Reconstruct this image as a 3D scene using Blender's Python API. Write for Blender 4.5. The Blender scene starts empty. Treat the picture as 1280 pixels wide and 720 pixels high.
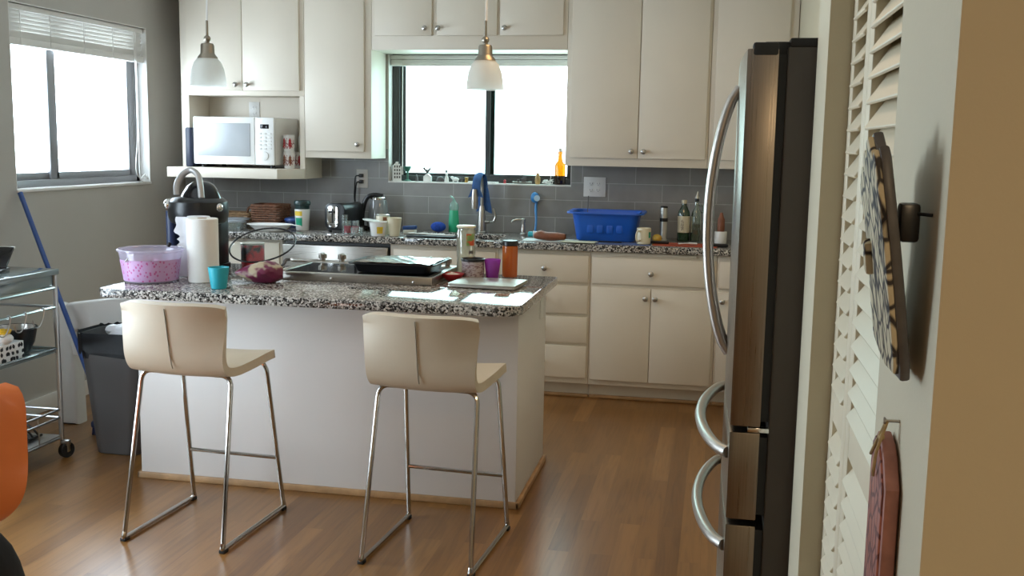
import bpy, bmesh, math, random
from mathutils import Vector, Matrix, Euler
random.seed(7)
PI = math.pi
scn = bpy.context.scene
COL = scn.collection

# ------------------------------------------------------------------ helpers
class MB:
    """collects shapes into one mesh"""
    def __init__(self):
        self.bm = bmesh.new()
    def _merge(self, b, mat=None):
        if mat is not None:
            bmesh.ops.transform(b, matrix=mat, verts=b.verts)
        me = bpy.data.meshes.new('tmp'); b.to_mesh(me); b.free()
        self.bm.from_mesh(me); bpy.data.meshes.remove(me)
        return self
    def box(self, x0, x1, y0, y1, z0, z1, bev=0.0, seg=2, mat=None):
        b = bmesh.new()
        bmesh.ops.create_cube(b, size=1.0)
        for v in b.verts:
            v.co = Vector(((x0+x1)/2 + v.co.x*(x1-x0), (y0+y1)/2 + v.co.y*(y1-y0), (z0+z1)/2 + v.co.z*(z1-z0)))
        if bev > 0:
            bmesh.ops.bevel(b, geom=list(b.edges), offset=bev, segments=seg, profile=0.5, affect='EDGES')
        return self._merge(b, mat)
    def lathe(self, prof, c=(0, 0, 0), seg=28, mat=None, sx=1.0, sy=1.0):
        b = bmesh.new(); rings = []
        for r, z in prof:
            if r < 1e-6:
                rings.append([b.verts.new((c[0], c[1], c[2]+z))])
            else:
                rings.append([b.verts.new((c[0]+sx*r*math.cos(2*PI*k/seg), c[1]+sy*r*math.sin(2*PI*k/seg), c[2]+z)) for k in range(seg)])
        for a, d in zip(rings, rings[1:]):
            for k in range(seg):
                k2 = (k+1) % seg
                if len(a) == 1 and len(d) == 1: continue
                if len(a) == 1: b.faces.new((a[0], d[k2], d[k]))
                elif len(d) == 1: b.faces.new((a[k], a[k2], d[0]))
                else: b.faces.new((a[k], a[k2], d[k2], d[k]))
        bmesh.ops.recalc_face_normals(b, faces=b.faces)
        return self._merge(b, mat)
    def tube(self, pts, r, seg=10, closed=False, mat=None, flat=1.0):
        b = bmesh.new(); P = [Vector(p) for p in pts]; n = len(P); rings = []
        up = None
        for i in range(n):
            if closed: t = P[(i+1) % n]-P[i-1]
            else: t = P[min(i+1, n-1)]-P[max(i-1, 0)]
            if t.length < 1e-9: t = Vector((0, 0, 1))
            t.normalize()
            if up is None:
                up = Vector((0, 0, 1)) if abs(t.z) < .9 else Vector((1, 0, 0))
            a = t.cross(up)
            if a.length < 1e-6: a = t.cross(Vector((0, 1, 0)))
            a.normalize(); up = a.cross(t).normalized()
            rr = r[i] if isinstance(r, (list, tuple)) else r
            rings.append([b.verts.new(P[i]+rr*(math.cos(2*PI*k/seg)*a+flat*math.sin(2*PI*k/seg)*up)) for k in range(seg)])
        m = n if closed else n-1
        for i in range(m):
            A, B = rings[i], rings[(i+1) % n]
            for k in range(seg):
                k2 = (k+1) % seg
                b.faces.new((A[k], A[k2], B[k2], B[k]))
        if not closed:
            b.faces.new(rings[0]); b.faces.new(rings[-1])
        bmesh.ops.recalc_face_normals(b, faces=b.faces)
        return self._merge(b, mat)
    def prism(self, poly, h0, h1, mat=None, bev=0.0, seg=2):
        """polygon in local XY extruded along Z from h0 to h1"""
        b = bmesh.new()
        lo = [b.verts.new((p[0], p[1], h0)) for p in poly]
        hi = [b.verts.new((p[0], p[1], h1)) for p in poly]
        b.faces.new(lo[::-1]); b.faces.new(hi)
        n = len(poly)
        for i in range(n):
            b.faces.new((lo[i], lo[(i+1) % n], hi[(i+1) % n], hi[i]))
        bmesh.ops.recalc_face_normals(b, faces=b.faces)
        if bev > 0:
            ed = [e for e in b.edges if abs(e.verts[0].co.z-e.verts[1].co.z) < 1e-7]
            bmesh.ops.bevel(b, geom=ed, offset=bev, segments=seg, profile=0.5, affect='EDGES')
        return self._merge(b, mat)
    def grid(self, fn, nu, nv, mat=None, thick=0.0, flip=False):
        """fn(u,v)->point, u,v in 0..1 ; optional thickness along the normal"""
        b = bmesh.new()
        V = [[b.verts.new(fn(i/nu, j/nv)) for j in range(nv+1)] for i in range(nu+1)]
        for i in range(nu):
            for j in range(nv):
                q = (V[i][j], V[i+1][j], V[i+1][j+1], V[i][j+1])
                b.faces.new(q[::-1] if flip else q)
        b.normal_update()
        if thick:
            bmesh.ops.solidify(b, geom=list(b.faces), thickness=thick)
            bmesh.ops.recalc_face_normals(b, faces=b.faces)
        return self._merge(b, mat)
    def ball(self, c, r, seg=16, s=(1, 1, 1), mat=None):
        b = bmesh.new()
        bmesh.ops.create_uvsphere(b, u_segments=seg, v_segments=max(6, seg//2), radius=r)
        for v in b.verts:
            v.co = Vector((c[0]+v.co.x*s[0], c[1]+v.co.y*s[1], c[2]+v.co.z*s[2]))
        return self._merge(b, mat)
    def build(self, name, mat, parent=None, loc=None, rot=None, world=False, angle=35):
        me = bpy.data.meshes.new(name)
        self.bm.to_mesh(me); self.bm.free()
        if len(me.polygons):
            me.polygons.foreach_set('use_smooth', [True]*len(me.polygons))
            me.set_sharp_from_angle(angle=math.radians(angle))
        o = bpy.data.objects.new(name, me); COL.objects.link(o)
        me.materials.append(mat)
        if parent is not None:
            o.parent = parent
            if world:
                p = parent; t = Vector((0, 0, 0))
                while p is not None:
                    t += p.location; p = p.parent
                me.transform(Matrix.Translation(-t))
        if loc is not None: 
            o.location = loc
            if world: me.transform(Matrix.Translation(-Vector(loc)))
        if rot is not None: o.rotation_euler = rot
        return o

def tag(o, label, cat, group=None, kind=None):
    o['label'] = label; o['category'] = cat
    if group: o['group'] = group
    if kind: o['kind'] = kind
    return o
def thing(name, label, cat, loc=(0, 0, 0), rz=0.0, group=None):
    o = bpy.data.objects.new(name, None); COL.objects.link(o)
    o.location = loc; o.rotation_euler = (0, 0, rz); o.empty_display_size = .1
    return tag(o, label, cat, group)
def struct(o):
    o['kind'] = 'structure'; return o
def arc(cx, cy, r, a0, a1, n):
    return [(cx+r*math.cos(a0+(a1-a0)*i/n), cy+r*math.sin(a0+(a1-a0)*i/n)) for i in range(n+1)]
def rrect(x0, x1, y0, y1, r, n=5):
    if not isinstance(r, (list, tuple)): r = [r]*4
    P = []
    P += arc(x0+r[0], y0+r[0], r[0], PI, 1.5*PI, n)
    P += arc(x1-r[1], y0+r[1], r[1], 1.5*PI, 2*PI, n)
    P += arc(x1-r[2], y1-r[2], r[2], 0, .5*PI, n)
    P += arc(x0+r[3], y1-r[3], r[3], .5*PI, PI, n)
    return P
def fillet(pts, r, n=6):
    """round the corners of a 3D polyline"""
    P = [Vector(p) for p in pts]; out = [P[0]]
    for i in range(1, len(P)-1):
        a, b, c = P[i-1], P[i], P[i+1]
        d1 = (a-b); d2 = (c-b); rr = min(r, d1.length*.49, d2.length*.49)
        p1 = b+d1.normalized()*rr; p2 = b+d2.normalized()*rr
        for k in range(n+1):
            t = k/n
            out.append((1-t)**2*p1+2*t*(1-t)*b+t*t*p2)
    out.append(P[-1]); return out
def smooth(pts, n=6):
    P = [Vector(p) for p in pts]; out = []
    for i in range(len(P)-1):
        p0 = P[max(i-1, 0)]; p1 = P[i]; p2 = P[i+1]; p3 = P[min(i+2, len(P)-1)]
        for k in range(n):
            t = k/n
            out.append(.5*((2*p1)+(-p0+p2)*t+(2*p0-5*p1+4*p2-p3)*t*t+(-p0+3*p1-3*p2+p3)*t**3))
    out.append(P[-1]); return out
YZ = Matrix(((0, 0, 1, 0), (1, 0, 0, 0), (0, 1, 0, 0), (0, 0, 0, 1)))     # poly (y,z) extruded along X
XZ = Matrix(((1, 0, 0, 0), (0, 0, 1, 0), (0, 1, 0, 0), (0, 0, 0, 1)))     # poly (x,z) extruded along Y

# ------------------------------------------------------------------ materials
def new_mat(name):
    m = bpy.data.materials.new(name); m.use_nodes = True
    nt = m.node_tree; b = nt.nodes['Principled BSDF']
    return m, nt, b
def N(nt, t, **kw):
    n = nt.nodes.new(t)
    for k, v in kw.items(): setattr(n, k, v)
    return n
def texco(nt, scale=(1, 1, 1), out='Object', rot=(0, 0, 0), loc=(0, 0, 0)):
    tc = N(nt, 'ShaderNodeTexCoord'); mp = N(nt, 'ShaderNodeMapping')
    mp.inputs['Scale'].default_value = scale; mp.inputs['Rotation'].default_value = rot; mp.inputs['Location'].default_value = loc
    nt.links.new(tc.outputs[out], mp.inputs['Vector']); return mp.outputs['Vector']
def ramp(nt, fac, stops, interp='LINEAR'):
    r = N(nt, 'ShaderNodeValToRGB'); cr = r.color_ramp; cr.interpolation = interp
    while len(cr.elements) > 1: cr.elements.remove(cr.elements[-1])
    cr.elements[0].position = stops[0][0]; cr.elements[0].color = (*stops[0][1], 1)
    for p, c in stops[1:]:
        e = cr.elements.new(p); e.color = (*c, 1)
    nt.links.new(fac, r.inputs['Fac']); return r.outputs['Color']
def plain(name, col, rough=.5, metal=0.0, var=.06, scale=6.0, bump=0.0, bscale=200.0, coat=0.0, spec=.5):
    m, nt, b = new_mat(name)
    v = texco(nt)
    n = N(nt, 'ShaderNodeTexNoise'); n.inputs['Scale'].default_value = scale; n.inputs['Detail'].default_value = 4
    nt.links.new(v, n.inputs['Vector'])
    c = ramp(nt, n.outputs['Fac'], [(.3, tuple(x*(1-var) for x in col)), (.7, tuple(min(1, x*(1+var)) for x in col))])
    nt.links.new(c, b.inputs['Base Color'])
    b.inputs['Roughness'].default_value = rough; b.inputs['Metallic'].default_value = metal
    b.inputs['Coat Weight'].default_value = coat; b.inputs['Specular IOR Level'].default_value = spec
    if bump:
        n2 = N(nt, 'ShaderNodeTexNoise'); n2.inputs['Scale'].default_value = bscale; nt.links.new(v, n2.inputs['Vector'])
        bp = N(nt, 'ShaderNodeBump'); bp.inputs['Strength'].default_value = bump; bp.inputs['Distance'].default_value = .002
        nt.links.new(n2.outputs['Fac'], bp.inputs['Height']); nt.links.new(bp.outputs['Normal'], b.inputs['Normal'])
    return m
def brushed(name, col, rough=.3, axis=2, scale=300):
    m, nt, b = new_mat(name)
    sc = [scale]*3; sc[axis] = scale*.01
    v = texco(nt, sc)
    n = N(nt, 'ShaderNodeTexNoise'); n.inputs['Scale'].default_value = 1; n.inputs['Detail'].default_value = 3
    nt.links.new(v, n.inputs['Vector'])
    c = ramp(nt, n.outputs['Fac'], [(.2, tuple(x*.85 for x in col)), (.8, tuple(min(1, x*1.1) for x in col))])
    nt.links.new(c, b.inputs['Base Color']); b.inputs['Metallic'].default_value = 1.0
    r = ramp(nt, n.outputs['Fac'], [(.2, (rough*.8,)*3), (.8, (rough*1.25,)*3)])
    nt.links.new(r, b.inputs['Roughness'])
    return m
def glassy(name, col=(1, 1, 1), gloss=.12, body=0.0, bodycol=(.8, .8, .8), rough=.02, trans=0.0):
    """thin glass or clear plastic: tinted see-through, a glossy coat, some body colour"""
    m = bpy.data.materials.new(name); m.use_nodes = True; nt = m.node_tree
    nt.nodes.remove(nt.nodes['Principled BSDF']); out = nt.nodes['Material Output']
    t = N(nt, 'ShaderNodeBsdfTransparent'); t.inputs['Color'].default_value = (*col, 1)
    g = N(nt, 'ShaderNodeBsdfGlossy'); g.inputs['Roughness'].default_value = rough
    lw = N(nt, 'ShaderNodeLayerWeight'); lw.inputs['Blend'].default_value = .25
    mr = N(nt, 'ShaderNodeMapRange'); mr.inputs['To Min'].default_value = gloss*.3; mr.inputs['To Max'].default_value = min(1, gloss*3)
    nt.links.new(lw.outputs['Fresnel'], mr.inputs['Value'])
    src = t.outputs[0]
    if body > 0:
        d = N(nt, 'ShaderNodeBsdfDiffuse'); d.inputs['Color'].default_value = (*bodycol, 1)
        tl = N(nt, 'ShaderNodeBsdfTranslucent'); tl.inputs['Color'].default_value = (*bodycol, 1)
        mm = N(nt, 'ShaderNodeMixShader'); mm.inputs['Fac'].default_value = trans
        nt.links.new(d.outputs[0], mm.inputs[1]); nt.links.new(tl.outputs[0], mm.inputs[2])
        m2 = N(nt, 'ShaderNodeMixShader'); m2.inputs['Fac'].default_value = body
        nt.links.new(src, m2.inputs[1]); nt.links.new(mm.outputs[0], m2.inputs[2]); src = m2.outputs[0]
    mx = N(nt, 'ShaderNodeMixShader')
    nt.links.new(mr.outputs['Result'], mx.inputs['Fac']); nt.links.new(src, mx.inputs[1]); nt.links.new(g.outputs[0], mx.inputs[2])
    nt.links.new(mx.outputs[0], out.inputs['Surface'])
    return m

def granite(name):
    m, nt, b = new_mat(name)
    v = texco(nt)
    vo = N(nt, 'ShaderNodeTexVoronoi'); vo.inputs['Scale'].default_value = 150; nt.links.new(v, vo.inputs['Vector'])
    sep = N(nt, 'ShaderNodeSeparateColor'); nt.links.new(vo.outputs['Color'], sep.inputs['Color'])
    c1 = ramp(nt, sep.outputs['Red'], [(0, (.015, .015, .017)), (.24, (.07, .067, .065)), (.40, (.25, .235, .22)), (.62, (.48, .45, .42)), (.84, (.66, .64, .61))], 'CONSTANT')
    n = N(nt, 'ShaderNodeTexNoise'); n.inputs['Scale'].default_value = 260; nt.links.new(v, n.inputs['Vector'])
    c2 = ramp(nt, n.outputs['Fac'], [(.35, (.5, .5, .5)), (.6, (1.1, 1.08, 1.05))])
    mx = N(nt, 'ShaderNodeMix', data_type='RGBA', blend_type='MULTIPLY'); mx.inputs[0].default_value = .8
    nt.links.new(c1, mx.inputs[6]); nt.links.new(c2, mx.inputs[7])
    nt.links.new(mx.outputs[2], b.inputs['Base Color'])
    b.inputs['Roughness'].default_value = .07; b.inputs['Specular IOR Level'].default_value = .6
    return m
def oak_floor(name):
    m, nt, b = new_mat(name)
    v = texco(nt, (1, 1, 1), rot=(0, 0, PI/2))
    br = N(nt, 'ShaderNodeTexBrick'); br.offset = .37; br.offset_frequency = 2
    br.inputs['Scale'].default_value = 1; br.inputs['Brick Width'].default_value = .95; br.inputs['Row Height'].default_value = .083
    br.inputs['Mortar Size'].default_value = .0006; br.inputs['Bias'].default_value = 0
    br.inputs['Color1'].default_value = (0, 0, 0, 1); br.inputs['Color2'].default_value = (1, 1, 1, 1); br.inputs['Mortar'].default_value = (.05, .05, .05, 1)
    nt.links.new(v, br.inputs['Vector'])
    tone = ramp(nt, br.outputs['Color'], [(0, (.18, .078, .020)), (.5, (.235, .107, .028)), (1, (.29, .138, .040))])
    # grain: stretched noise along the boards (world Y), shifted board by board
    tc = N(nt, 'ShaderNodeTexCoord'); mp = N(nt, 'ShaderNodeMapping'); mp.inputs['Scale'].default_value = (38, 2.2, 1)
    nt.links.new(tc.outputs['Object'], mp.inputs['Vector'])
    ad = N(nt, 'ShaderNodeVectorMath', operation='ADD'); nt.links.new(mp.outputs[0], ad.inputs[0])
    sc = N(nt, 'ShaderNodeVectorMath', operation='SCALE'); sc.inputs['Scale'].default_value = 17; nt.links.new(br.outputs['Color'], sc.inputs[0]); nt.links.new(sc.outputs[0], ad.inputs[1])
    n = N(nt, 'ShaderNodeTexNoise'); n.inputs['Scale'].default_value = 1.0; n.inputs['Detail'].default_value = 6; n.inputs['Distortion'].default_value = 1.3
    nt.links.new(ad.outputs[0], n.inputs['Vector'])
    gr = ramp(nt, n.outputs['Fac'], [(.3, (.68, .64, .6)), (.55, (1, 1, 1)), (.75, (1.1, 1.08, 1.05))])
    mx = N(nt, 'ShaderNodeMix', data_type='RGBA', blend_type='MULTIPLY'); mx.inputs[0].default_value = .85
    nt.links.new(tone, mx.inputs[6]); nt.links.new(gr, mx.inputs[7])
    nt.links.new(mx.outputs[2], b.inputs['Base Color'])
    b.inputs['Roughness'].default_value = .28; b.inputs['Specular IOR Level'].default_value = .75
    bp = N(nt, 'ShaderNodeBump'); bp.inputs['Strength'].default_value = .08; bp.inputs['Distance'].default_value = .001
    nt.links.new(n.outputs['Fac'], bp.inputs['Height']); nt.links.new(bp.outputs['Normal'], b.inputs['Normal'])
    return m
def tiles(name, z0):
    m, nt, b = new_mat(name)
    tc = N(nt, 'ShaderNodeTexCoord'); sp = N(nt, 'ShaderNodeSeparateXYZ'); nt.links.new(tc.outputs['Object'], sp.inputs[0])
    sub = N(nt, 'ShaderNodeMath', operation='SUBTRACT'); sub.inputs[1].default_value = z0; nt.links.new(sp.outputs['Z'], sub.inputs[0])
    ax = N(nt, 'ShaderNodeMath', operation='ADD'); nt.links.new(sp.outputs['X'], ax.inputs[0]); ax.inputs[1].default_value = 10.96
    cm = N(nt, 'ShaderNodeCombineXYZ'); nt.links.new(ax.outputs[0], cm.inputs['X']); nt.links.new(sub.outputs[0], cm.inputs['Y'])
    br = N(nt, 'ShaderNodeTexBrick'); br.offset = .5
    br.inputs['Scale'].default_value = 1; br.inputs['Brick Width'].default_value = .348; br.inputs['Row Height'].default_value = .1155
    br.inputs['Mortar Size'].default_value = .0022; br.inputs['Mortar Smooth'].default_value = .1
    br.inputs['Color1'].default_value = (.245, .24, .232, 1); br.inputs['Color2'].default_value = (.285, .28, .272, 1); br.inputs['Mortar'].default_value = (.42, .42, .41, 1)
    nt.links.new(cm.outputs[0], br.inputs['Vector'])
    n = N(nt, 'ShaderNodeTexNoise'); n.inputs['Scale'].default_value = 9; nt.links.new(tc.outputs['Object'], n.inputs['Vector'])
    g = ramp(nt, n.outputs['Fac'], [(.3, (.9, .9, .9)), (.7, (1.08, 1.08, 1.08))])
    mx = N(nt, 'ShaderNodeMix', data_type='RGBA', blend_type='MULTIPLY'); mx.inputs[0].default_value = 1
    nt.links.new(br.outputs['Color'], mx.inputs[6]); nt.links.new(g, mx.inputs[7]); nt.links.new(mx.outputs[2], b.inputs['Base Color'])
    b.inputs['Roughness'].default_value = .32
    bp = N(nt, 'ShaderNodeBump'); bp.inputs['Strength'].default_value = .4; bp.inputs['Distance'].default_value = .002; bp.invert = True
    nt.links.new(br.outputs['Fac'], bp.inputs['Height']); nt.links.new(bp.outputs['Normal'], b.inputs['Normal'])
    return m
def patterned(name, base, ink, scale=20.0, kind='voronoi', thr=.3, rough=.5, stretch=(1, 1, 1)):
    m, nt, b = new_mat(name)
    v = texco(nt, stretch)
    if kind == 'voronoi':
        t = N(nt, 'ShaderNodeTexVoronoi'); t.inputs['Scale'].default_value = scale; f = t.outputs['Distance']
    elif kind == 'edge':
        t = N(nt, 'ShaderNodeTexVoronoi', feature='DISTANCE_TO_EDGE'); t.inputs['Scale'].default_value = scale; f = t.outputs['Distance']
    elif kind == 'wave':
        t = N(nt, 'ShaderNodeTexWave'); t.inputs['Scale'].default_value = scale; t.inputs['Distortion'].default_value = 9; t.inputs['Detail'].default_value = 2; t.inputs['Detail Scale'].default_value = 1.6; f = t.outputs['Fac']
    else:
        t = N(nt, 'ShaderNodeTexNoise'); t.inputs['Scale'].default_value = scale; f = t.outputs['Fac']
    nt.links.new(v, t.inputs['Vector'])
    c = ramp(nt, f, [(max(0, thr-.04), ink), (thr+.04, base)])
    nt.links.new(c, b.inputs['Base Color']); b.inputs['Roughness'].default_value = rough
    return m, nt, b, f

M = {}
M['cab'] = plain('cabinet_paint', (.715, .65, .55), .42, var=.02, scale=3)
M['door'] = plain('door_paint', (.735, .668, .565), .40, var=.02, scale=4)
M['island'] = plain('island_paint', (.70, .665, .635), .5, var=.02, scale=2, bump=.05, bscale=120)
M['wall_grey'] = plain('grey_wall_paint', (.46, .44, .405), .75, var=.04, scale=2, bump=.1, bscale=150)
M['wall_warm'] = plain('warm_wall_paint', (.56, .505, .37), .75, var=.03, scale=2, bump=.1, bscale=150)
M['wall_olive'] = plain('tan_wall_paint', (.50, .47, .40), .75, var=.03, scale=2, bump=.1, bscale=150)
M['white'] = plain('white_paint', (.76, .75, .72), .45, var=.02)
M['ceiling'] = plain('ceiling_paint', (.86, .84, .80), .8, var=.02, scale=2)
M['tile'] = tiles('grey_subway_tile', .956)
M['floor'] = oak_floor('oak_strip_floor')
M['oak'] = plain('oak_trim', (.42, .25, .12), .45, var=.2, scale=14)
M['granite'] = granite('speckled_granite')
M['steel'] = brushed('brushed_steel', (.31, .27, .225), .30, 2)
M['steelx'] = brushed('brushed_steel_flat', (.50, .47, .43), .30, 0)
M['handlesteel'] = plain('satin_handle_steel', (.50, .47, .43), .38, 1.0, var=.03)
M['capnickel'] = plain('brushed_warm_nickel', (.30, .265, .21), .36, 1.0, var=.05)
M['nickel'] = plain('satin_nickel', (.42, .40, .37), .30, 1.0, var=.05)
M['chrome'] = plain('chrome', (.70, .69, .67), .12, 1.0, var=.03)
M['stoolchrome'] = plain('chrome_tube', (.46, .44, .41), .16, 1.0, var=.05)
M['darkbody'] = plain('dark_grey_enamel', (.065, .057, .047), .45, var=.06, bump=.06, bscale=300)
M['black'] = plain('black_plastic', (.008, .008, .009), .33, var=.1)
M['rubber'] = plain('black_rubber', (.015, .015, .015), .7, var=.1)
M['blackgloss'] = plain('black_glass', (.008, .008, .010), .06, var=.05)
M['bronze'] = plain('bronze_window_frame', (.045, .048, .047), .45, var=.08)
M['greyframe'] = plain('grey_window_frame', (.27, .275, .29), .35, .3, var=.05)
M['blind'] = plain('white_blind', (.72, .71, .68), .5, var=.03)
M['leather'] = plain('cream_leather', (.58, .50, .38), .48, var=.05, scale=5, bump=.15, bscale=160)
M['seam'] = plain('leather_seam', (.27, .23, .17), .6, var=.05)
M['plug'] = plain('white_plastic', (.72, .71, .69), .35, var=.03)
M['lidglass'] = glassy('clear_lid_glass', (.97, .985, .98), .08)
M['pane'] = glassy('window_pane', (.97, .99, .98), .06)
M['dimpane'] = glassy('dimming_window_pane', (.60, .70, .655), .06)  # green tint put in to dim the daylight through the sink window
M['clear'] = glassy('clear_glass', (.93, .97, .96), .25, .05, (.8, .85, .85))
M['louver'] = plain('cream_louver_paint', (.71, .635, .48), .45, var=.03)
M['orange'] = plain('orange_plastic', (.95, .26, .075), .32, var=.04, coat=.2)
M['handlegrey'] = plain('silver_grey_plastic', (.42, .41, .40), .35, .3, var=.04)
M['paper'] = plain('paper_towel', (.80, .78, .74), .9, var=.03, bump=.3, bscale=90)
M['paperblue'] = plain('paper_sheet', (.76, .77, .80), .9, var=.03, bump=.3, bscale=90)
M['cyan'] = plain('cyan_plastic', (.03, .42, .52), .35, var=.05)
M['bluepl'] = plain('blue_plastic', (.012, .11, .55), .35, var=.05)
M['bluehandle'] = plain('blue_enamel', (.025, .075, .27), .35, var=.05)
M['navy'] = plain('navy_case', (.008, .013, .035), .4, var=.1)
M['darkblue'] = plain('dark_blue_plastic', (.02, .035, .10), .4, var=.1)
M['purple'] = plain('magenta_plastic', (.42, .07, .44), .35, var=.05)
M['red'] = plain('red_ceramic', (.42, .02, .03), .3, var=.1)
M['ivory'] = plain('ivory_ceramic', (.66, .60, .44), .3, var=.04)
M['whitecer'] = plain('white_ceramic', (.80, .80, .78), .25, var=.03)
M['silver'] = plain('aluminium', (.58, .57, .52), .42, .9, var=.02)
M['trash'] = plain('grey_bin_plastic', (.095, .092, .092), .45, var=.04)
M['bag'] = plain('black_bin_liner', (.008, .009, .012), .38, var=.2, scale=30, bump=.6, bscale=40, spec=.3)
M['whitebag'] = plain('white_plastic_bag', (.72, .74, .78), .35, var=.05, bump=.5, bscale=40)
M['palegrey'] = plain('pale_grey_plastic', (.68, .67, .64), .45, var=.03)
M['basket'] = plain('wicker', (.21, .095, .052), .65, var=.35, scale=60)
M['strawb'] = plain('straw_wicker', (.36, .22, .11), .65, var=.3, scale=60)
M['brown'] = plain('brown_leather', (.22, .075, .035), .55, var=.2, scale=20)
M['amber'] = glassy('amber_glass', (.66, .34, .02), .15, .32, (.48, .24, .01), trans=.5)
M['ambershade'] = glassy('amber_beer', (.10, .03, .005), .2, .5, (.03, .012, .004))
M['greenglass'] = glassy('green_glass', (.02, .14, .04), .3, .6, (.012, .06, .018))
M['greensoap'] = plain('green_liquid_soap', (.03, .42, .22), .3, var=.06)
M['foil'] = plain('aluminium_foil', (.68, .67, .64), .22, 1.0, var=.1, scale=20, bump=.8, bscale=35)

# ------------------------------------------------------------------ room shell
YW, XL, HC = 6.822, -3.70, 2.62
WX0, WX1, WZ0, WZ1 = -2.197, -.942, 1.283, 2.16         # back window opening
LY0, LY1, LZ0, LZ1 = 5.0, 6.357, 1.257, 2.255           # left window opening
m = MB(); m.box(-3.9, 2.4, -2.7, 7.0, -.08, 0); struct(m.build('floor', M['floor']))
m = MB(); m.box(-3.9, 2.4, -2.7, 7.0, HC, HC+.1); struct(m.build('ceiling', M['ceiling']))
m = MB()
m.box(-3.85, WX0, YW, YW+.15, 0, HC); m.box(WX1, .6, YW, YW+.15, 0, HC)
m.box(WX0, WX1, YW, YW+.15, 0, WZ0); m.box(WX0, WX1, YW, YW+.15, WZ1, HC)
struct(m.build('wall_back', M['wall_grey']))
m = MB(); T = .008
m.box(-3.69, WX0, YW-T, YW, .955, 1.50); m.box(WX1, .425, YW-T, YW, .955, 1.50); m.box(WX0, WX1, YW-T, YW, .955, WZ0)
struct(m.build('wall_backsplash', M['tile']))
# left wall: kitchen window and a wide dining window nearer the camera, outside the frame
DY0, DY1, DZ0, DZ1 = 2.2, 3.7, .25, 2.1
m = MB()
m.box(XL-.15, XL, -2.7, DY0, 0, HC); m.box(XL-.15, XL, DY1, LY0, 0, HC); m.box(XL-.15, XL, LY1, 7.0, 0, HC)
m.box(XL-.15, XL, DY0, DY1, 0, DZ0); m.box(XL-.15, XL, DY0, DY1, DZ1, HC)
m.box(XL-.15, XL, LY0, LY1, 0, LZ0); m.box(XL-.15, XL, LY0, LY1, LZ1, HC)
struct(m.build('wall_left', M['wall_grey']))
m = MB(); m.box(XL, 2.25, -2.7, -2.55, 0, HC); m.box(2.2, 2.35, -2.7, 1.2, 0, HC); struct(m.build('wall_dining', M['wall_warm']))
# right side: wall pier by the door opening, closet, pier beside the fridge, fridge recess, kitchen wall
XP = .215
m = MB()
m.box(XP, 2.4, 1.05, 1.38, 0, HC)
m.box(XP, .95, 2.30, 2.555, 0, HC)
m.box(XP, .95, 1.38, 2.30, 2.06, HC)
m.box(.9, .95, 1.38, 3.6, 0, HC)
m.box(.44, .95, 3.50, 3.60, 0, HC)
m.box(.44, .52, 2.555, 3.50, 1.88, HC)
m.box(.44, .52, 3.60, YW+.1, 0, HC)
struct(m.build('wall_right', M['wall_warm']))
m = MB(); m.box(XL, XL+.014, -2.5, 7, 0, .09, .003); struct(m.build('baseboard_left', M['white']))

def window_frame(m, horizontal):
    pass
# window 1: left wall slider
wf = MB(); xf0, xf1 = XL-.12, XL-.075
wf.box(xf0, xf1, LY0, LY1, LZ0, LZ0+.045, .004); wf.box(xf0, xf1, LY0, LY1, LZ1-.045, LZ1, .004)
wf.box(xf0, xf1, LY0, LY0+.045, LZ0, LZ1, .004); wf.box(xf0, xf1, LY1-.045, LY1, LZ0, LZ1, .004)
w1 = struct(wf.build('window_1', M['greyframe']))
s = MB()
ym = 5.46
for (a, b_, dx) in ((LY0+.045, ym+.045, 0.0), (ym-.045, LY1-.045, .018)):
    x0, x1 = xf0+.008+dx, xf0+.026+dx
    s.box(x0, x1, a, a+.075, LZ0+.045, LZ1-.045, .003); s.box(x0, x1, b_-.075, b_, LZ0+.045, LZ1-.045, .003)
    s.box(x0, x1, a+.05, b_-.05, LZ0+.045, LZ0+.085, .003); s.box(x0, x1, a+.05, b_-.05, LZ1-.085, LZ1-.045, .003)
s.build('window_sash', M['greyframe'], w1)
p = MB(); p.box(xf0+.015, xf0+.019, LY0+.09, ym-.02, LZ0+.08, LZ1-.08); p.box(xf0+.033, xf0+.037, ym+.02, LY1-.09, LZ0+.08, LZ1-.08); p.build('window_pane', M['pane'], w1)
j = MB()
j.box(XL-.075, XL+.002, LY0-.0, LY1, LZ0-.004, LZ0+.004); j.box(XL-.075, XL+.001, LY1-.005, LY1, LZ0, LZ1); j.box(XL-.075, XL+.001, LY0, LY0+.005, LZ0, LZ1); j.box(XL-.075, XL+.001, LY0, LY1, LZ1-.004, LZ1)
j.box(XL-.03, XL+.010, LY0, LY1, LZ0-.014, LZ0+.004, .003)
j.build('window_sill', M['white'], w1)
# window 2: over the sink
wf = MB(); yf0, yf1 = YW+.075, YW+.125
wf.box(WX0, WX1, yf0, yf1, WZ0, WZ0+.04, .004); wf.box(WX0, WX1, yf0, yf1, WZ1-.04, WZ1, .004)
wf.box(WX0, WX0+.055, yf0, yf1, WZ0, WZ1, .004); wf.box(WX1-.02, WX1, yf0, yf1, WZ0, WZ1, .004)
w2 = struct(wf.build('window_2', M['bronze']))
s = MB(); xm = -1.515
for (a, b_, dy) in ((WX0+.055, xm+.03, 0.02), (xm-.03, WX1-.008, .0)):
    y0, y1 = yf0+.006+dy, yf0+.022+dy
    s.box(a, a+.035, y0, y1, WZ0+.04, WZ1-.04, .003); s.box(b_-.035, b_, y0, y1, WZ0+.04, WZ1-.04, .003)
    s.box(a+.035, b_-.035, y0, y1, WZ0+.04, WZ0+.06, .003); s.box(a+.035, b_-.035, y0, y1, WZ1-.07, WZ1-.04, .003)
s.build('window_sash', M['bronze'], w2)
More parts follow.
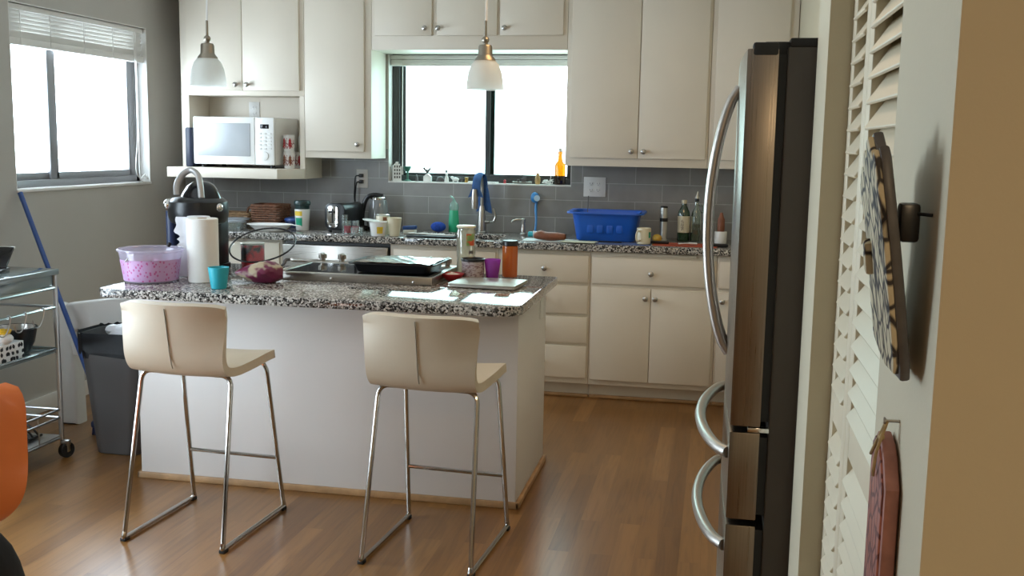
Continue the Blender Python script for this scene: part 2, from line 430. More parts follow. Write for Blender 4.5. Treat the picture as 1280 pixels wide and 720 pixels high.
p = MB(); p.box(WX0+.08, xm, yf0+.032, yf0+.036, WZ0+.05, WZ1-.06); p.box(xm, WX1-.07, yf0+.012, yf0+.016, WZ0+.05, WZ1-.06); p.build('window_pane', M['dimpane'], w2)
j = MB(); j.box(WX0, WX1, YW-.012, yf0, WZ0-.008, WZ0+.002, .002); j.box(WX0, WX0+.004, YW-.004, yf0, WZ0, WZ1); j.box(WX1-.004, WX1, YW-.004, yf0, WZ0, WZ1)
j.build('window_sill', M['white'], w2)
# window 3: unseen dining window in the left wall, added for bluish side light
wf = MB()
wf.box(xf0, xf1, DY0, DY1, DZ0, DZ0+.05); wf.box(xf0, xf1, DY0, DY1, DZ1-.05, DZ1); wf.box(xf0, xf1, DY0, DY0+.05, DZ0, DZ1); wf.box(xf0, xf1, DY1-.05, DY1, DZ0, DZ1)
wf.box(xf0, xf1, (DY0+DY1)/2-.03, (DY0+DY1)/2+.03, DZ0, DZ1)
w3 = struct(wf.build('window_3', M['greyframe']))
p = MB(); p.box(xf0+.015, xf0+.019, DY0+.03, DY1-.03, DZ0+.03, DZ1-.03); p.build('window_pane', M['pane'], w3)

# blinds
def blind(root, L, d, rot, n, top, bottom_drop, drop_end=None):
    """raised mini blind hung along local X; L long, top at local z=0"""
    hr = MB(); hr.box(0, L, -.02, .02, -.03, 0, .004); hr.build('headrail', M['blind'], root)
    sl = MB()
    for k in range(n):
        z = (-.034 if drop_end else -.045)-k*d
        mt = Matrix.Translation((0, 0, z)) @ Matrix.Rotation(math.radians(rot), 4, 'X')
        th = drop_end if drop_end else .0016
        sl.box(.004, L-.004, -.02, .02, -th/2, th/2, mat=mt)
    sl.build('slats', M['blind'], root)
    br = MB(); z = (-.034 if drop_end else -.045)-n*d
    br.box(.002, L-.002, -.022, .022, z-bottom_drop, z+.004, .004)
    br.build('bottom_rail', M['blind'], root)
    return z
b1 = thing('window_blind', 'white horizontal slat blind half raised in the grey wall window', 'blind', (XL-.035, LY0+.01, LZ1-.008), PI/2)
zb = blind(b1, LY1-LY0-.02, .0225, -62, 6, 0, .035)
c = MB()
Lb = LY1-LY0-.02
c.tube(smooth([(Lb-.13, -.03, -.03), (Lb-.125, -.034, -.35), (Lb-.13, -.034, -.7), (Lb-.155, -.032, -.9), (Lb-.10, -.035, -.975), (Lb-.06, -.04, -.978), (Lb-.045, -.05, -.955), (Lb-.07, -.045, -.972)]), .0035, 6)
c.tube(smooth([(Lb-.11, -.03, -.03), (Lb-.11, -.033, -.5), (Lb-.115, -.033, -.93), (Lb-.09, -.04, -.972)]), .0028, 6)
for k in range(5):
    c.tube(smooth([(Lb-.08+.02*math.cos(k*1.9), -.04+.006*k, -.965), (Lb-.05+.02*math.cos(k*1.3), -.04, -.95+.004*k), (Lb-.05+.02*math.sin(k), -.05, -.972)]), .003, 6)
c.build('pull_cord', M['blind'], b1)
for q in (.10, .36, .68, .98, 1.22):
    lc = MB(); lc.tube([(q, -.023, -.03), (q, -.024, zb-.035)], .002, 5); lc.build('ladder_cord', M['blind'], b1)
b2 = thing('window_blind', 'white slat blind pulled fully up above the sink window', 'blind', (WX0+.006, YW+.045, 2.128))
blind(b2, WX1-WX0-.012, .0042, 2, 6, 0, .014, .0038)
c = MB(); c.tube([(.085, -.02, -.03), (.083, -.02, -.4), (.085, -.02, -.775)], .0035, 6); c.tube([(.085, -.02, -.775), (.085, -.02, -.80)], .006, 8); c.build('tilt_wand', M['blind'], b2)

# ------------------------------------------------------------------ cabinets
def knob(parent, x, y, z, r=.0165):
    k = MB()
    R = Matrix.Translation((x, y, z)) @ Matrix.Rotation(PI/2, 4, 'X')
    k.lathe([(0, 0), (.007, 0), (.006, .012), (.010, .015), (r, .022), (r*.97, .028), (r*.6, .033), (0, .034)], seg=16, mat=R)
    return k.build('knob', M['nickel'], parent, world=True)
def panel(name, parent, x0, x1, z0, z1, y, t=.02, kx=None, kz=None, mat='door'):
    d = MB(); d.box(x0, x1, y-t, y, z0, z1, .003)
    o = d.build(name, M[mat], parent, world=True)
    if kx is not None:
        k = MB()
        R = Matrix.Translation((kx, y-t, kz)) @ Matrix.Rotation(PI/2, 4, 'X')
        r = .0165
        k.lathe([(0, 0), (.007, 0), (.006, .012), (.010, .015), (r, .022), (r*.97, .028), (r*.6, .033), (0, .034)], seg=16, mat=R)
        k.build('knob', M['nickel'], o, world=True)
    return o
YU = 6.512      # carcass front of wall cabinets (doors stand 2 cm proud)
ZT = 2.56
DT = 2.52
def carcass(parent, x0, x1, z0, z1, y0, y1, mat='cab'):
    b = MB(); b.box(x0, x1, y0, y1, z0, z1, .002); return b.build('carcass', M[mat], parent, world=True)

# microwave cabinet with open niche and deep shelf
A = thing('wall_cabinet', 'white wall cabinet with two doors above the open microwave niche', 'cabinet', (-3.12, YW, 1.295))
b = MB()
b.box(-3.545, -2.672, YU, YW-.002, 1.835, ZT, .002)
b.box(-3.545, -3.49, YU, YW-.002, 1.36, 1.835); b.box(-2.705, -2.6722, YU, YW-.003, 1.2955, 1.8345)
b.box(-3.49, -2.705, YW-.02, YW-.002, 1.36, 1.835)
b.build('carcass', M['cab'], A, world=True)
sh = MB(); sh.prism([(-3.545, YW-.01), (-3.545, 6.30), (-2.775, 6.30), (-2.675, 6.44), (-2.675, YW-.01)], 1.298, 1.362, bev=.002)
sh.build('shelf', M['cab'], A, world=True)
panel('door', A, -3.49, -3.097, 1.868, DT, YU, kx=-3.135, kz=1.905)
panel('door', A, -3.093, -2.70, 1.868, DT, YU, kx=-3.055, kz=1.905)
B = thing('wall_cabinet', 'tall white wall cabinet with one door beside the sink window', 'cabinet', (-2.44, YW, 1.435))
carcass(B, -2.670, -2.213, 1.437, ZT, YU, YW-.009)
panel('door', B, -2.655, -2.257, 1.482, DT, YU, kx=-2.295, kz=1.528)
Cc = thing('wall_cabinet', 'low white cabinet with three doors above the sink window', 'cabinet', (-1.58, YW, 2.13))
carcass(Cc, -2.211, -.944, 2.13, ZT, YU, YW-.002)
panel('door', Cc, -2.185, -1.808, 2.218, DT, YU, kx=-1.848, kz=2.262)
panel('door', Cc, -1.775, -1.388, 2.218, DT, YU, kx=-1.76, kz=2.262)
panel('door', Cc, -1.368, -.969, 2.218, DT, YU, kx=-1.335, kz=2.262)
D = thing('wall_cabinet', 'white wall cabinet with two tall doors above the blue tub', 'cabinet', (-.5, YW, 1.42))
carcass(D, -.942, -.065, 1.42, ZT, YU, YW-.009)
panel('door', D, -.913, -.492, 1.472, DT, YU, kx=-.527, kz=1.515)
panel('door', D, -.487, -.08, 1.472, DT, YU, kx=-.452, kz=1.515)
E_ = thing('wall_cabinet', 'white wall cabinet whose single door is partly hidden behind the fridge', 'cabinet', (.18, YW, 1.42))
carcass(E_, -.063, .436, 1.42, ZT, YU, YW-.009)
panel('door', E_, -.035, .386, 1.472, DT, YU, kx=.34, kz=1.515)

# base cabinets
YB = 6.207
def base(name, label, x0, x1, open_top=False):
    t = thing(name, label, 'cabinet', ((x0+x1)/2, YW, 0))
    b = MB()
    if open_top:
        b.box(x0, x1, YB, YW-.01, .10, .73, .002); b.box(x0, x1, YB, YB+.02, .73, .917); b.box(x0, x0+.016, YB+.02, YW-.01, .73, .917); b.box(x1-.016, x1, YB+.02, YW-.01, .73, .917)
    else: b.box(x0, x1, YB, YW-.01, .10, .917, .002)
    b.build('carcass', M['cab'], t, world=True)
    k = MB(); k.box(x0, x1, YB+.075, YB+.095, 0.0, .10); k.build('toe_kick', M['cab'], t, world=True)
    q = MB(); q.box(x0, x1, YB+.06, YB+.075, 0, .022, .006); q.build('shoe_moulding', M['oak'], t, world=True)
    return t
t = base('base_cabinet', 'white base cabinet end unit under the wicker baskets', -3.385, -2.705)
panel('door', t, -3.37, -2.72, .132, .90, YB)
t = base('base_cabinet', 'white sink base cabinet under the faucet, behind the island', -1.985, -1.295, True)
panel('false_front', t, -1.96, -1.31, .721, .89, YB)
panel('door', t, -1.96, -1.64, .132, .705, YB, kx=-1.67, kz=.66); panel('door', t, -1.635, -1.31, .132, .705, YB, kx=-1.60, kz=.66)
t = base('base_cabinet', 'white base cabinet of four stacked drawers behind the island corner', -1.293, -.728)
for z0, z1 in ((.727, .89), (.535, .707), (.355, .515), (.138, .335)):
    panel('drawer', t, -1.275, -.738, z0, z1, YB, kx=-1.003, kz=(z0+z1)/2)
t = base('base_cabinet', 'white base cabinet with one wide drawer over two doors', -.726, .02)
panel('drawer', t, -.715, .004, .727, .885, YB, kx=-.362, kz=.797)
panel('door', t, -.715, -.361, .134, .703, YB, kx=-.39, kz=.648); panel('door', t, -.357, .004, .134, .703, YB, kx=-.333, kz=.648)
q = MB(); q.box(-.60, -.10, YB-.012, YB+.3, .896, .914, .002); q.build('pull_out_board', M['cab'], t, world=True)
t = base('base_cabinet', 'white base cabinet mostly hidden behind the fridge handles', .022, .436)
panel('drawer', t, .034, .42, .727, .885, YB, kx=.23, kz=.8); panel('door', t, .034, .42, .134, .703, YB, kx=.06, kz=.65)

# dishwasher
dw = thing('dishwasher', 'stainless steel dishwasher built in under the back counter', 'dishwasher', (-2.345, YW, 0))
b = MB(); b.box(-2.70, -1.99, YB+.02, YW-.02, .10, .912); b.box(-2.70, -1.99, YB+.07, YB+.09, 0, .10); b.build('body', M['black'], dw, world=True)
b = MB(); b.box(-2.692, -2.00, YB-.03, YB+.02, .12, .895, .004); b.build('door', M['steelx'], dw, world=True)
b = MB(); b.tube(fillet([(-2.62, YB-.03, .80), (-2.62, YB-.07, .80), (-2.08, YB-.07, .80), (-2.08, YB-.03, .80)], .02), .010); b.build('handle', M['steelx'], dw, world=True)

# counter with a sink cut-out
SX0, SX1, SY0, SY1 = -1.90, -1.32, 6.27, 6.60
ct = MB(); z0, z1 = .92, .962
ct.box(-3.405, SX0, 6.165, YW-.009, z0, z1, .006); ct.box(SX1, .436, 6.165, YW-.009, z0, z1, .006)
ct.box(SX0-.001, SX1+.001, 6.165, SY0, z0, z1, .006); ct.box(SX0-.001, SX1+.001, SY1, YW-.009, z0, z1, .006)
tag(ct.build('countertop', M['granite'], loc=(-1.5, 6.5, .92), world=True), 'long speckled granite countertop along the tiled back wall', 'countertop')
sk = thing('sink', 'stainless steel undermount sink below the window faucet', 'sink', (-1.51, 6.435, .74))
b = MB()
b.box(SX0, SX1, SY0, SY1, .742, .746); b.box(SX0-.004, SX0, SY0, SY1, .742, .918); b.box(SX1, SX1+.004, SY0, SY1, .742, .918)
b.box(SX0, SX1, SY0-.004, SY0, .742, .918); b.box(SX0, SX1, SY1, SY1+.004, .742, .918); b.box(-1.615, -1.605, SY0, SY1, .746, .90)
b.build('basin', M['steelx'], sk, world=True)
b = MB(); b.lathe([(0, .002), (.035, .002), (.04, .004), (.042, 0)], c=(-1.7, 6.44, .746)); b.lathe([(0, .002), (.035, .002), (.04, .004), (.042, 0)], c=(-1.46, 6.44, .746)); b.build('drain', M['chrome'], sk, world=True)

# ------------------------------------------------------------------ island
isl = thing('kitchen_island', 'white island cabinet with oak floor trim under the granite bar top', 'island', (-1.66, 4.6, 0))
b = MB(); b.box(-2.545, -.79, 4.22, 4.93, 0, .872, .003); b.build('cabinet_body', M['island'], isl, world=True)
q = MB(); q.box(-2.56, -.772, 4.205, 4.22, 0, .03, .005); q.box(-.79, -.772, 4.205, 4.93, 0, .03, .005); q.box(-2.56, -2.545, 4.205, 4.93, 0, .03, .005); q.build('shoe_moulding', M['oak'], isl, world=True)
q = MB()
q.box(-.79, -.786, 4.755, 4.835, .735, .855, .003)
q.build('outlet_plate', M['white'], isl, world=True)
it = MB(); it.prism(rrect(-2.592, -.742, 3.965, 4.985, [.07, .10, .02, .02], 8), .872, .912, bev=.006)
tag(it.build('island_countertop', M['granite'], loc=(-1.66, 4.5, .872), world=True), 'speckled granite bar top overhanging the white island', 'countertop')

# cooktop set into the island
ck = thing('cooktop', 'stainless framed black glass cooktop set into the island top', 'cooktop', (-1.62, 4.74, .912))
CX0, CX1, CY0, CY1, CZ = -2.0, -1.235, 4.47, 4.965, .950
b = MB()
b.box(CX0, CX1, CY0, CY0+.03, .9125, CZ, .004); b.box(CX0, CX1, CY1-.07, CY1, .9125, CZ, .004)
b.box(CX0, CX0+.03, CY0+.03, CY1-.07, .9125, CZ, .004); b.box(CX1-.03, CX1, CY0+.03, CY1-.07, .9125, CZ, .004)
b.build('frame', M['steelx'], ck, world=True)
b = MB(); b.box(CX0+.03, CX1-.03, CY0+.03, CY1-.07, .9125, CZ-.004); b.build('glass_top', M['blackgloss'], ck, world=True)
for x in (-1.933, -1.831, -1.372, -1.284):
    k = MB(); k.lathe([(0, 0), (.013, 0), (.013, .012), (.021, .014), (.021, .034), (.018, .037), (0, .037)], c=(x, CY1-.035, CZ), seg=20); k.box(x-.003, x+.003, CY1-.055, CY1-.015, CZ+.036, CZ+.041)
    k.build('knob', M['steelx'], ck, world=True)
for x in (-1.71, -1.32):
    k = MB(); k.lathe([(0, 0), (.008, 0), (.008, .006), (.005, .008), (0, .008)], seg=12, mat=Matrix.Translation((x, CY0, .925)) @ Matrix.Rotation(PI/2, 4, 'X')); k.build('end_screw', M['nickel'], ck, world=True)
# baking tray with foil on the cooktop
TRS = .93
tr = thing('baking_tray', 'black baking tray covered with foil on the cooktop', 'baking tray', (-1.455, 4.685, CZ))
b = MB()
def tray(u, v):
    pass
for (i0, i1, h0, h1) in ((.175, .20, 0.001, .036),):
    P0 = rrect(-.185, .185, -.125, .125, .03, 5); P1 = rrect(-.205, .205, -.145, .145, .035, 5); P2 = rrect(-.225, .225, -.16, .16, .035, 5)
    bmq = bmesh.new()
    R0 = [bmq.verts.new((x, y, .001)) for x, y in P0]; R1 = [bmq.verts.new((x, y, .034)) for x, y in P1]; R2 = [bmq.verts.new((x, y, .037)) for x, y in P2]; R3 = [bmq.verts.new((x, y, .032)) for x, y in P2]
    n = len(R0); bmq.faces.new(R0[::-1])
    for Ra, Rb in ((R0, R1), (R1, R2), (R2, R3)):
        for i in range(n): bmq.faces.new((Ra[i], Ra[(i+1) % n], Rb[(i+1) % n], Rb[i]))
    b._merge(bmq)
b.build('pan', M['black'], tr)
def foilf(u, v):
    x = -.200+.40*u; y = -.15+.30*v
    return (x, y, .0395+.0022*math.sin(u*9+v*4)*math.sin(v*7)+.0009*math.sin(u*31+v*17)+.002-.004*(abs(2*u-1)**8))
b = MB(); b.grid(foilf, 40, 24, thick=.001); b.build('foil', M['foil'], tr); tr.scale = (TRS, TRS, 1.25)

# ------------------------------------------------------------------ fridge
fr = thing('refrigerator', 'stainless steel french door refrigerator with two lower drawers', 'refrigerator', (.42, 3.0, 0))
FY0, FY1 = 2.572, 3.462; FX = .048; FM = (FY0+FY1)/2
b = MB(); b.box(.15, .84, FY0+.004, FY1-.004, .03, 1.79, .006); b.box(.2, .8, FY0+.05, FY1-.05, 0, .03); b.build('cabinet_body', M['darkbody'], fr, world=True)
def fdoor(name, y0, y1, z0, z1):
    poly = [(FX+.012, y0), (.130, y0), (.130, y1), (FX+.012, y1)]
    # gently bowed steel front
    pts = []
    for k in range(9):
        t = k/8; y = y0+.004+(y1-y0-.008)*t
        gy = (y-FY0)/(FY1-FY0)
        pts.append((FX+.010-.010*(1-(2*gy-1)**2), y))
    P = [(.130, y1), (FX+.022, y1)] + pts[::-1] + [(FX+.022, y0), (.130, y0)]
    d = MB(); d.prism(P, z0, z1, bev=.003); o = d.build(name, M['steel'], fr, world=True, angle=25)
    g = MB(); g.box(.128, .15, y0+.012, y1-.012, z0+.012, z1-.012); g.build('gasket', M['rubber'], o, world=True)
    return o
d1 = fdoor('door', FY0, FM-.003, .868, 1.785); d2 = fdoor('door', FM+.003, FY1, .868, 1.785)
r1 = fdoor('drawer', FY0, FY1, .628, .852); r2 = fdoor('drawer', FY0, FY1, .07, .612)
for o, y in ((d1, FM-.045), (d2, FM+.045)):
    pts = []
    for k in range(25):
        t = k/24; z = .975+(1.715-.975)*t
        pts.append((FX+.004-.072*(math.sin(PI*t)**.62), y, z))
    h = MB(); h.tube(pts, .0145, 12); h.build('handle', M['handlesteel'], o, world=True)
for o, z in ((r1, .782), (r2, .535)):
    pts = []
    for k in range(25):
        t = k/24; y = FY0+.06+(FY1-FY0-.12)*t
        pts.append((FX+.008-.075*(math.sin(PI*t)**.62), y, z))
    h = MB(); h.tube(pts, .0155, 12); h.build('handle', M['handlesteel'], o, world=True)
b = MB(); b.box(.095, .165, FY0+.02, FY0+.09, 1.768, 1.803, .006); b.box(.155, .4, FY0+.02, FY0+.075, 1.785, 1.806, .005); b.box(.07, .13, FY0-.002, FY0+.05, 1.768, 1.800, .006)
b.box(.155, .55, FY0+.004, FY1-.004, 1.788, 1.81, .004)
b.build('hinge_cover', M['rubber'], fr, world=True)
b = MB(); b.box(.10, .152, FY0-.001, FY0+.02, .854, .866, .002); b.build('hinge', M['chrome'], fr, world=True)

# ------------------------------------------------------------------ louvered closet doors
XD = .262
def louver_leaf(y0, y1, label):
    t = thing('louvered_door', label, 'door', (XD+.015, (y0+y1)/2, .01), 0)
    f = MB(); st = .05
    f.box(XD, XD+.03, y0, y0+st, .01, 2.04, .003); f.box(XD, XD+.03, y1-st, y1, .01, 2.04, .003)
    for a, b_ in ((.01, .14), (.98, 1.06), (1.95, 2.04)): f.box(XD+.001, XD+.029, y0+st, y1-st, a, b_, .002)
    f.build('frame', M['louver'], t, world=True)
    s_ = MB()
    for (a, b_) in ((.14, .98), (1.06, 1.95)):
        n = int((b_-a)/.044)
        for k in range(n):
            z = a+(k+.5)*(b_-a)/n
            mt = Matrix.Translation((XD+.014, 0, z)) @ Matrix.Rotation(math.radians(-56), 4, 'Y')
            s_.box(-.033, .033, y0+st-.004, y1-st+.004, -.0035, .0035, .0015, 1, mat=mt)
    s_.build('slats', M['louver'], t, world=True)
    return t
louver_leaf(2.035, 2.296, 'cream louvered closet door leaf beside the wall next to the fridge')
louver_leaf(1.39, 2.03, 'cream louvered closet door leaf behind the carved wall plaque')

# ------------------------------------------------------------------ plaques on the near wall
mm, nt, bb, f = patterned('carved_cream_and_slate', (.56, .50, .35), (.05, .045, .045), 48, 'edge', .085, .65, (1, 1.2, .7))
bb.inputs['Specular IOR Level'].default_value = .2
n2 = N(nt, 'ShaderNodeTexNoise'); n2.inputs['Scale'].default_value = 42; nt.links.new(texco(nt, (1, 1.6, .5)), n2.inputs['Vector'])
patch = ramp(nt, n2.outputs['Fac'], [(.55, (1, 1, 1)), (.61, (.25, .24, .27))])
src = bb.inputs['Base Color'].links[0].from_socket
mx = N(nt, 'ShaderNodeMix', data_type='RGBA', blend_type='MULTIPLY'); mx.inputs[0].default_value = .9
nt.links.new(src, mx.inputs[6]); nt.links.new(patch, mx.inputs[7]); nt.links.new(mx.outputs[2], bb.inputs['Base Color'])
bp = N(nt, 'ShaderNodeBump'); bp.inputs['Strength'].default_value = .6; bp.inputs['Distance'].default_value = .004; nt.links.new(f, bp.inputs['Height']); nt.links.new(bp.outputs['Normal'], bb.inputs['Normal'])
M['carved'] = mm
M['slate'] = plain('slate_edge', (.085, .08, .08), .45, var=.25, scale=30)
pq = thing('wall_plaque', 'carved cream and slate ceramic plaque with scalloped top on the near wall', 'plaque', (.195, 1.13, 1.31))
# outline in the plaque's own plane: (along the wall, up)
RAW = [(1.075, 1.316), (1.050, 1.316), (1.036, 1.33), (1.024, 1.40), (1.022, 1.45), (1.026, 1.50), (1.034, 1.548), (1.046, 1.557), (1.058, 1.546), (1.072, 1.556), (1.092, 1.571), (1.112, 1.568), (1.125, 1.548), (1.145, 1.557),
       (1.165, 1.55), (1.176, 1.534), (1.20, 1.538), (1.216, 1.53), (1.238, 1.518), (1.234, 1.50), (1.224, 1.47), (1.226, 1.43), (1.244, 1.375), (1.247, 1.336), (1.19, 1.322), (1.135, 1.314)]
OUT = [(1.248-(1.248-y)*.68-1.13, (z-1.31)*1.011) for y, z in RAW]
TILT = Matrix.Rotation(math.radians(-8.5), 4, 'Y')
b = MB(); b.prism(OUT, 0, .011, mat=TILT @ YZ, bev=.003); b.build('back_slab', M['slate'], pq)
INN = [(y*.94, .008+z*.955) for y, z in OUT]
b = MB(); b.prism(INN, -.006, .002, mat=TILT @ YZ, bev=.003); b.build('carved_face', M['carved'], pq)
b = MB(); b.prism([(.062, .110), (.074, .114), (.062, .150), (.054, .145)], -.014, -.004, mat=TILT @ YZ, bev=.003); b.build('nose', M['carved'], pq)
b = MB(); b.box(-.010, .010, -.012, .012, .15, .19, .004); b.tube([(.0, -.005, .18), (.019, -.02, .179)], .002, 6); b.build('hanger', M['black'], pq)
mm, nt, bb, f = patterned('carved_terracotta', (.34, .125, .09), (.12, .035, .03), 60, 'edge', .10, .6, (1, 1, .6))
bp = N(nt, 'ShaderNodeBump'); bp.inputs['Strength'].default_value = .8; bp.inputs['Distance'].default_value = .003; nt.links.new(f, bp.inputs['Height']); nt.links.new(bp.outputs['Normal'], bb.inputs['Normal'])
M['terra'] = mm
M['terraplain'] = plain('terracotta_edge', (.30, .13, .10), .6, var=.25, scale=30)
pb = thing('wall_plaque', 'carved red terracotta board hung by a string below the cream plaque', 'plaque', (XP-.001, 1.215, .93))
b = MB()
P = [(-.045, 0), (.05, 0), (.052, .26), (.045, .288), (.03, .298), (.0, .292), (-.02, .28), (-.045, .25)]
b.prism(P, -.017, -.001, mat=YZ, bev=.003); b.build('slab', M['terraplain'], pb)
b = MB(); b.prism([(y*.9+.002, .012+z*.94) for y, z in P], -.0195, -.016, mat=YZ, bev=.001); b.build('carved_face', M['terra'], pb)
b = MB(); b.tube([(.012, .0, .318), (-.014, 0, .318)], .0018, 6); b.lathe([(0, 0), (.004, 0), (.004, .002), (0, .002)], seg=10, mat=Matrix.Translation((-.014, 0, .318)) @ Matrix.Rotation(-PI/2, 4, 'Y')); b.build('nail', M['nickel'], pb)
M['string'] = plain('jute_string', (.36, .26, .12), .8, var=.2, scale=80)
b = MB(); b.tube(smooth([(-.012, .0, .319), (-.022, .012, .285), (-.023, .03, .27)]), .002, 6); b.tube(smooth([(-.012, .0, .317), (-.022, -.006, .285), (-.024, -.004, .262), (-.022, .01, .25)]), .002, 6); b.ball((-.017, .001, .298), .004, 8); b.build('string', M['string'], pb)

# ------------------------------------------------------------------ bar stools
def make_stool(label, loc, rz):
    t = thing('bar_stool', label, 'bar stool', loc, rz, 'cream bar stools at the island')
    # local: faces +Y, rear feet y=0, front feet y=.5 ; x from -.22 to .22
    R = .0095
    fr_ = MB()
    zt = .655
    fr_.tube(fillet([(-.212, .0, .02), (-.192, .125, zt), (.192, .125, zt), (.212, .0, .02)], .045, 6), R, 10)
    fr_.build('rear_legs', M['stoolchrome'], t)
    fr_ = MB()
    fr_.tube(fillet([(-.212, .50, .02), (-.192, .40, zt), (.192, .40, zt), (.212, .50, .02)], .045, 6), R, 10)
    fr_.build('front_legs', M['stoolchrome'], t)
    for s_ in (-1, 1):
        q = MB(); q.tube(fillet([(s_*.2115, .003, .035), (s_*.2125, -.008, .0125), (s_*.2125, .508, .0125), (s_*.2115, .497, .035)], .02, 5), R, 10); q.build('runner', M['stoolchrome'], t)
        for y in (.005, .49):
            g = MB(); g.box(s_*.2125-.0125, s_*.2125+.0125, y-.016, y+.016, 0, .014, .003); g.build('foot_pad', M['rubber'], t)
    q = MB(); q.tube([(-.206, .466, .235), (.206, .466, .235)], .008, 10); q.build('footrest', M['stoolchrome'], t)
    for yy in (.16, .34):
        pass
    # padded shell: profile from the top of the back down, round the bend and along the seat
    prof = smooth([(.018, .945), (.032, .88), (.045, .80), (.058, .735), (.078, .695), (.115, .678), (.18, .674), (.27, .680), (.36, .688), (.425, .690)], 6)
    prof = [(p[0], p[1]) for p in [(q_[0], q_[1]) for q_ in [(v.x, v.y) for v in [Vector((a, b_, 0)) for a, b_ in []]]]] or None
    pr = smooth([(0, .018, .945), (0, .030, .88), (0, .043, .80), (0, .056, .735), (0, .080, .695), (0, .120, .680), (0, .19, .676), (0, .28, .682), (0, .37, .690), (0, .435, .692)], 6)
    n = len(pr)
    def shell(u, v):
        # u along profile, v across
        k = min(n-1, int(round(u*(n-1)))); p = pr[k]
        x = (v-.5)*2
        # width: back a little narrower at the bend than the top, seat slightly wider
        backness = max(0, min(1, (p.z-.69)/.2))
        w = .208 - .004*(1-backness) + (.010 if p.y > .2 else 0)*min(1, (p.y-.2)/.15 if p.y > .2 else 0)
        w *= 1-.0
        y = p.y + .050*backness*(x*x) + .012*(1-backness)*0
        z = p.z + (.010*x*x)*(1-backness) + (.004*math.cos(x*PI/2))*0
        if u < .04: z -= .012*(abs(x)**6)
        return (x*w, y, z)
    sh_ = MB(); sh_.grid(shell, n-1, 20, thick=-.034)
    o = sh_.build('seat_shell', M['leather'], t, angle=60)
    bv = o.modifiers.new('soft', 'BEVEL'); bv.width = .012; bv.segments = 3; bv.limit_method = 'ANGLE'; bv.angle_limit = math.radians(50)
    sm = MB()
    pts = []
    for k in range(0, n, 2):
        p = pr[k]
        if p.z < .70 and p.y > .1: break
        a = pr[max(0, k-1)]; c_ = pr[min(n-1, k+1)]; tv = (c_-a).normalized(); nv = Vector((0, -tv.z, tv.y))
        if nv.y > 0: nv = -nv
        pts.append(p+nv*.0)
    mv = [v.co for v in o.data.vertices if abs(v.co.x) < .012]
    pts = []
    for k in range(14):
        z = .925-.018*k
        ys = [c.y for c in mv if abs(c.z-z) < .02]
        if ys: pts.append((0, min(ys)-.0002, z))
    sm = MB(); sm.tube(pts, .0022, 6); sm.build('seam', M['seam'], t)
    return t, pr
st1, _pr = make_stool('cream leather bar stool with chrome legs beside the trash can', (-1.985, 3.492, 0), math.radians(-3.2))
st2, _pr = make_stool('cream leather bar stool with chrome legs nearer the fridge', (-1.022, 3.492, 0), math.radians(-3.8))

# ------------------------------------------------------------------ pendants
M['shade'] = glassy('frosted_pendant_glass', (.98, .99, .97), .04, .74, (.95, .95, .93), rough=.3, trans=.82)
def pendant(label, x, y, zb):
    t = thing('pendant_light', label, 'pendant light', (x, y, zb), 0, 'pendant lights above the island')
    b = MB(); pr = [(.0815, 0), (.0795, .03), (.072, .075), (.060, .105), (.045, .122), (.034, .128)]
    b.lathe(pr+[(r-.003, z) for r, z in pr[::-1]], seg=36); b.build('lamp_shade', M['shade'], t)
    b = MB(); b.lathe([(.046, .118), (.044, .128), (.033, .142), (.031, .146), (.030, .180), (.026, .188), (.010, .192), (.010, .197), (.015, .203), (.016, .212), (.012, .220), (.006, .224), (.0055, .29), (0, .291)], seg=28); b.build('socket_cap', M['capnickel'], t)
    b = MB(); b.tube([(0, 0, .288), (.001, 0, .42), (0, 0, HC-zb-.02)], .0028, 6); b.tube([(.004, 0, .288), (.0045, 0, .42), (.003, 0, HC-zb-.02)], .0022, 6); b.build('cord', M['plug'], t)
    b = MB(); b.lathe([(0, HC-zb-.001), (.06, HC-zb-.001), (.06, HC-zb-.012), (.045, HC-zb-.022), (0, HC-zb-.024)], seg=28); b.build('canopy', M['nickel'], t)
    b = MB(); b.ball((0, 0, .075), .026, 14); b.lathe([(.013, .09), (.013, .13)], seg=12); b.build('bulb', M['plug'], t)
    return t
pendant('frosted glass pendant light hanging in front of the microwave cabinet', -2.288, 4.45, 1.788)
pendant('frosted glass pendant light hanging in front of the sink window', -1.0, 4.45, 1.78)

# ------------------------------------------------------------------ microwave niche
mw = thing('microwave', 'white countertop microwave on the niche shelf', 'microwave', (-3.15, 6.60, 1.364), math.radians(0))
MX0, MX1, MY0, MY1, MZ0, MZ1 = -3.400, -2.832, 6.40, 6.79, 1.384, 1.692
b = MB(); b.box(MX0, MX1, MY0+.02, MY1, MZ0, MZ1, .008); b.build('body', M['white'], mw, world=True)
b = MB(); b.box(MX0, MX1-.135, MY0-.012, MY0+.02, MZ0, MZ1, .008); dm = b.build('door', M['whitecer'], mw, world=True)
M['mwglass'] = plain('microwave_window', (.42, .44, .46), .22, var=.05)
b = MB(); b.box(MX0+.035, MX1-.165, MY0-.0145, MY0-.010, MZ0+.055, MZ1-.04, .004); b.build('door_window', M['mwglass'], dm, world=True)
b = MB(); b.box(MX1-.133, MX1, MY0-.012, MY0+.02, MZ0, MZ1, .008); cp = b.build('control_panel', M['whitecer'], mw, world=True)
b = MB(); b.box(MX1-.095, MX1-.035, MY0-.0145, MY0-.011, MZ1-.072, MZ1-.045, .002); b.build('display', M['blackgloss'], cp, world=True)
for r_ in range(5):
    for c_ in range(3):
        b = MB(); b.box(MX1-.110+c_*.034, MX1-.086+c_*.034, MY0-.0145, MY0-.011, MZ1-.112-r_*.024, MZ1-.100-r_*.024, .001); b.build('button', M['palegrey'], cp, world=True)
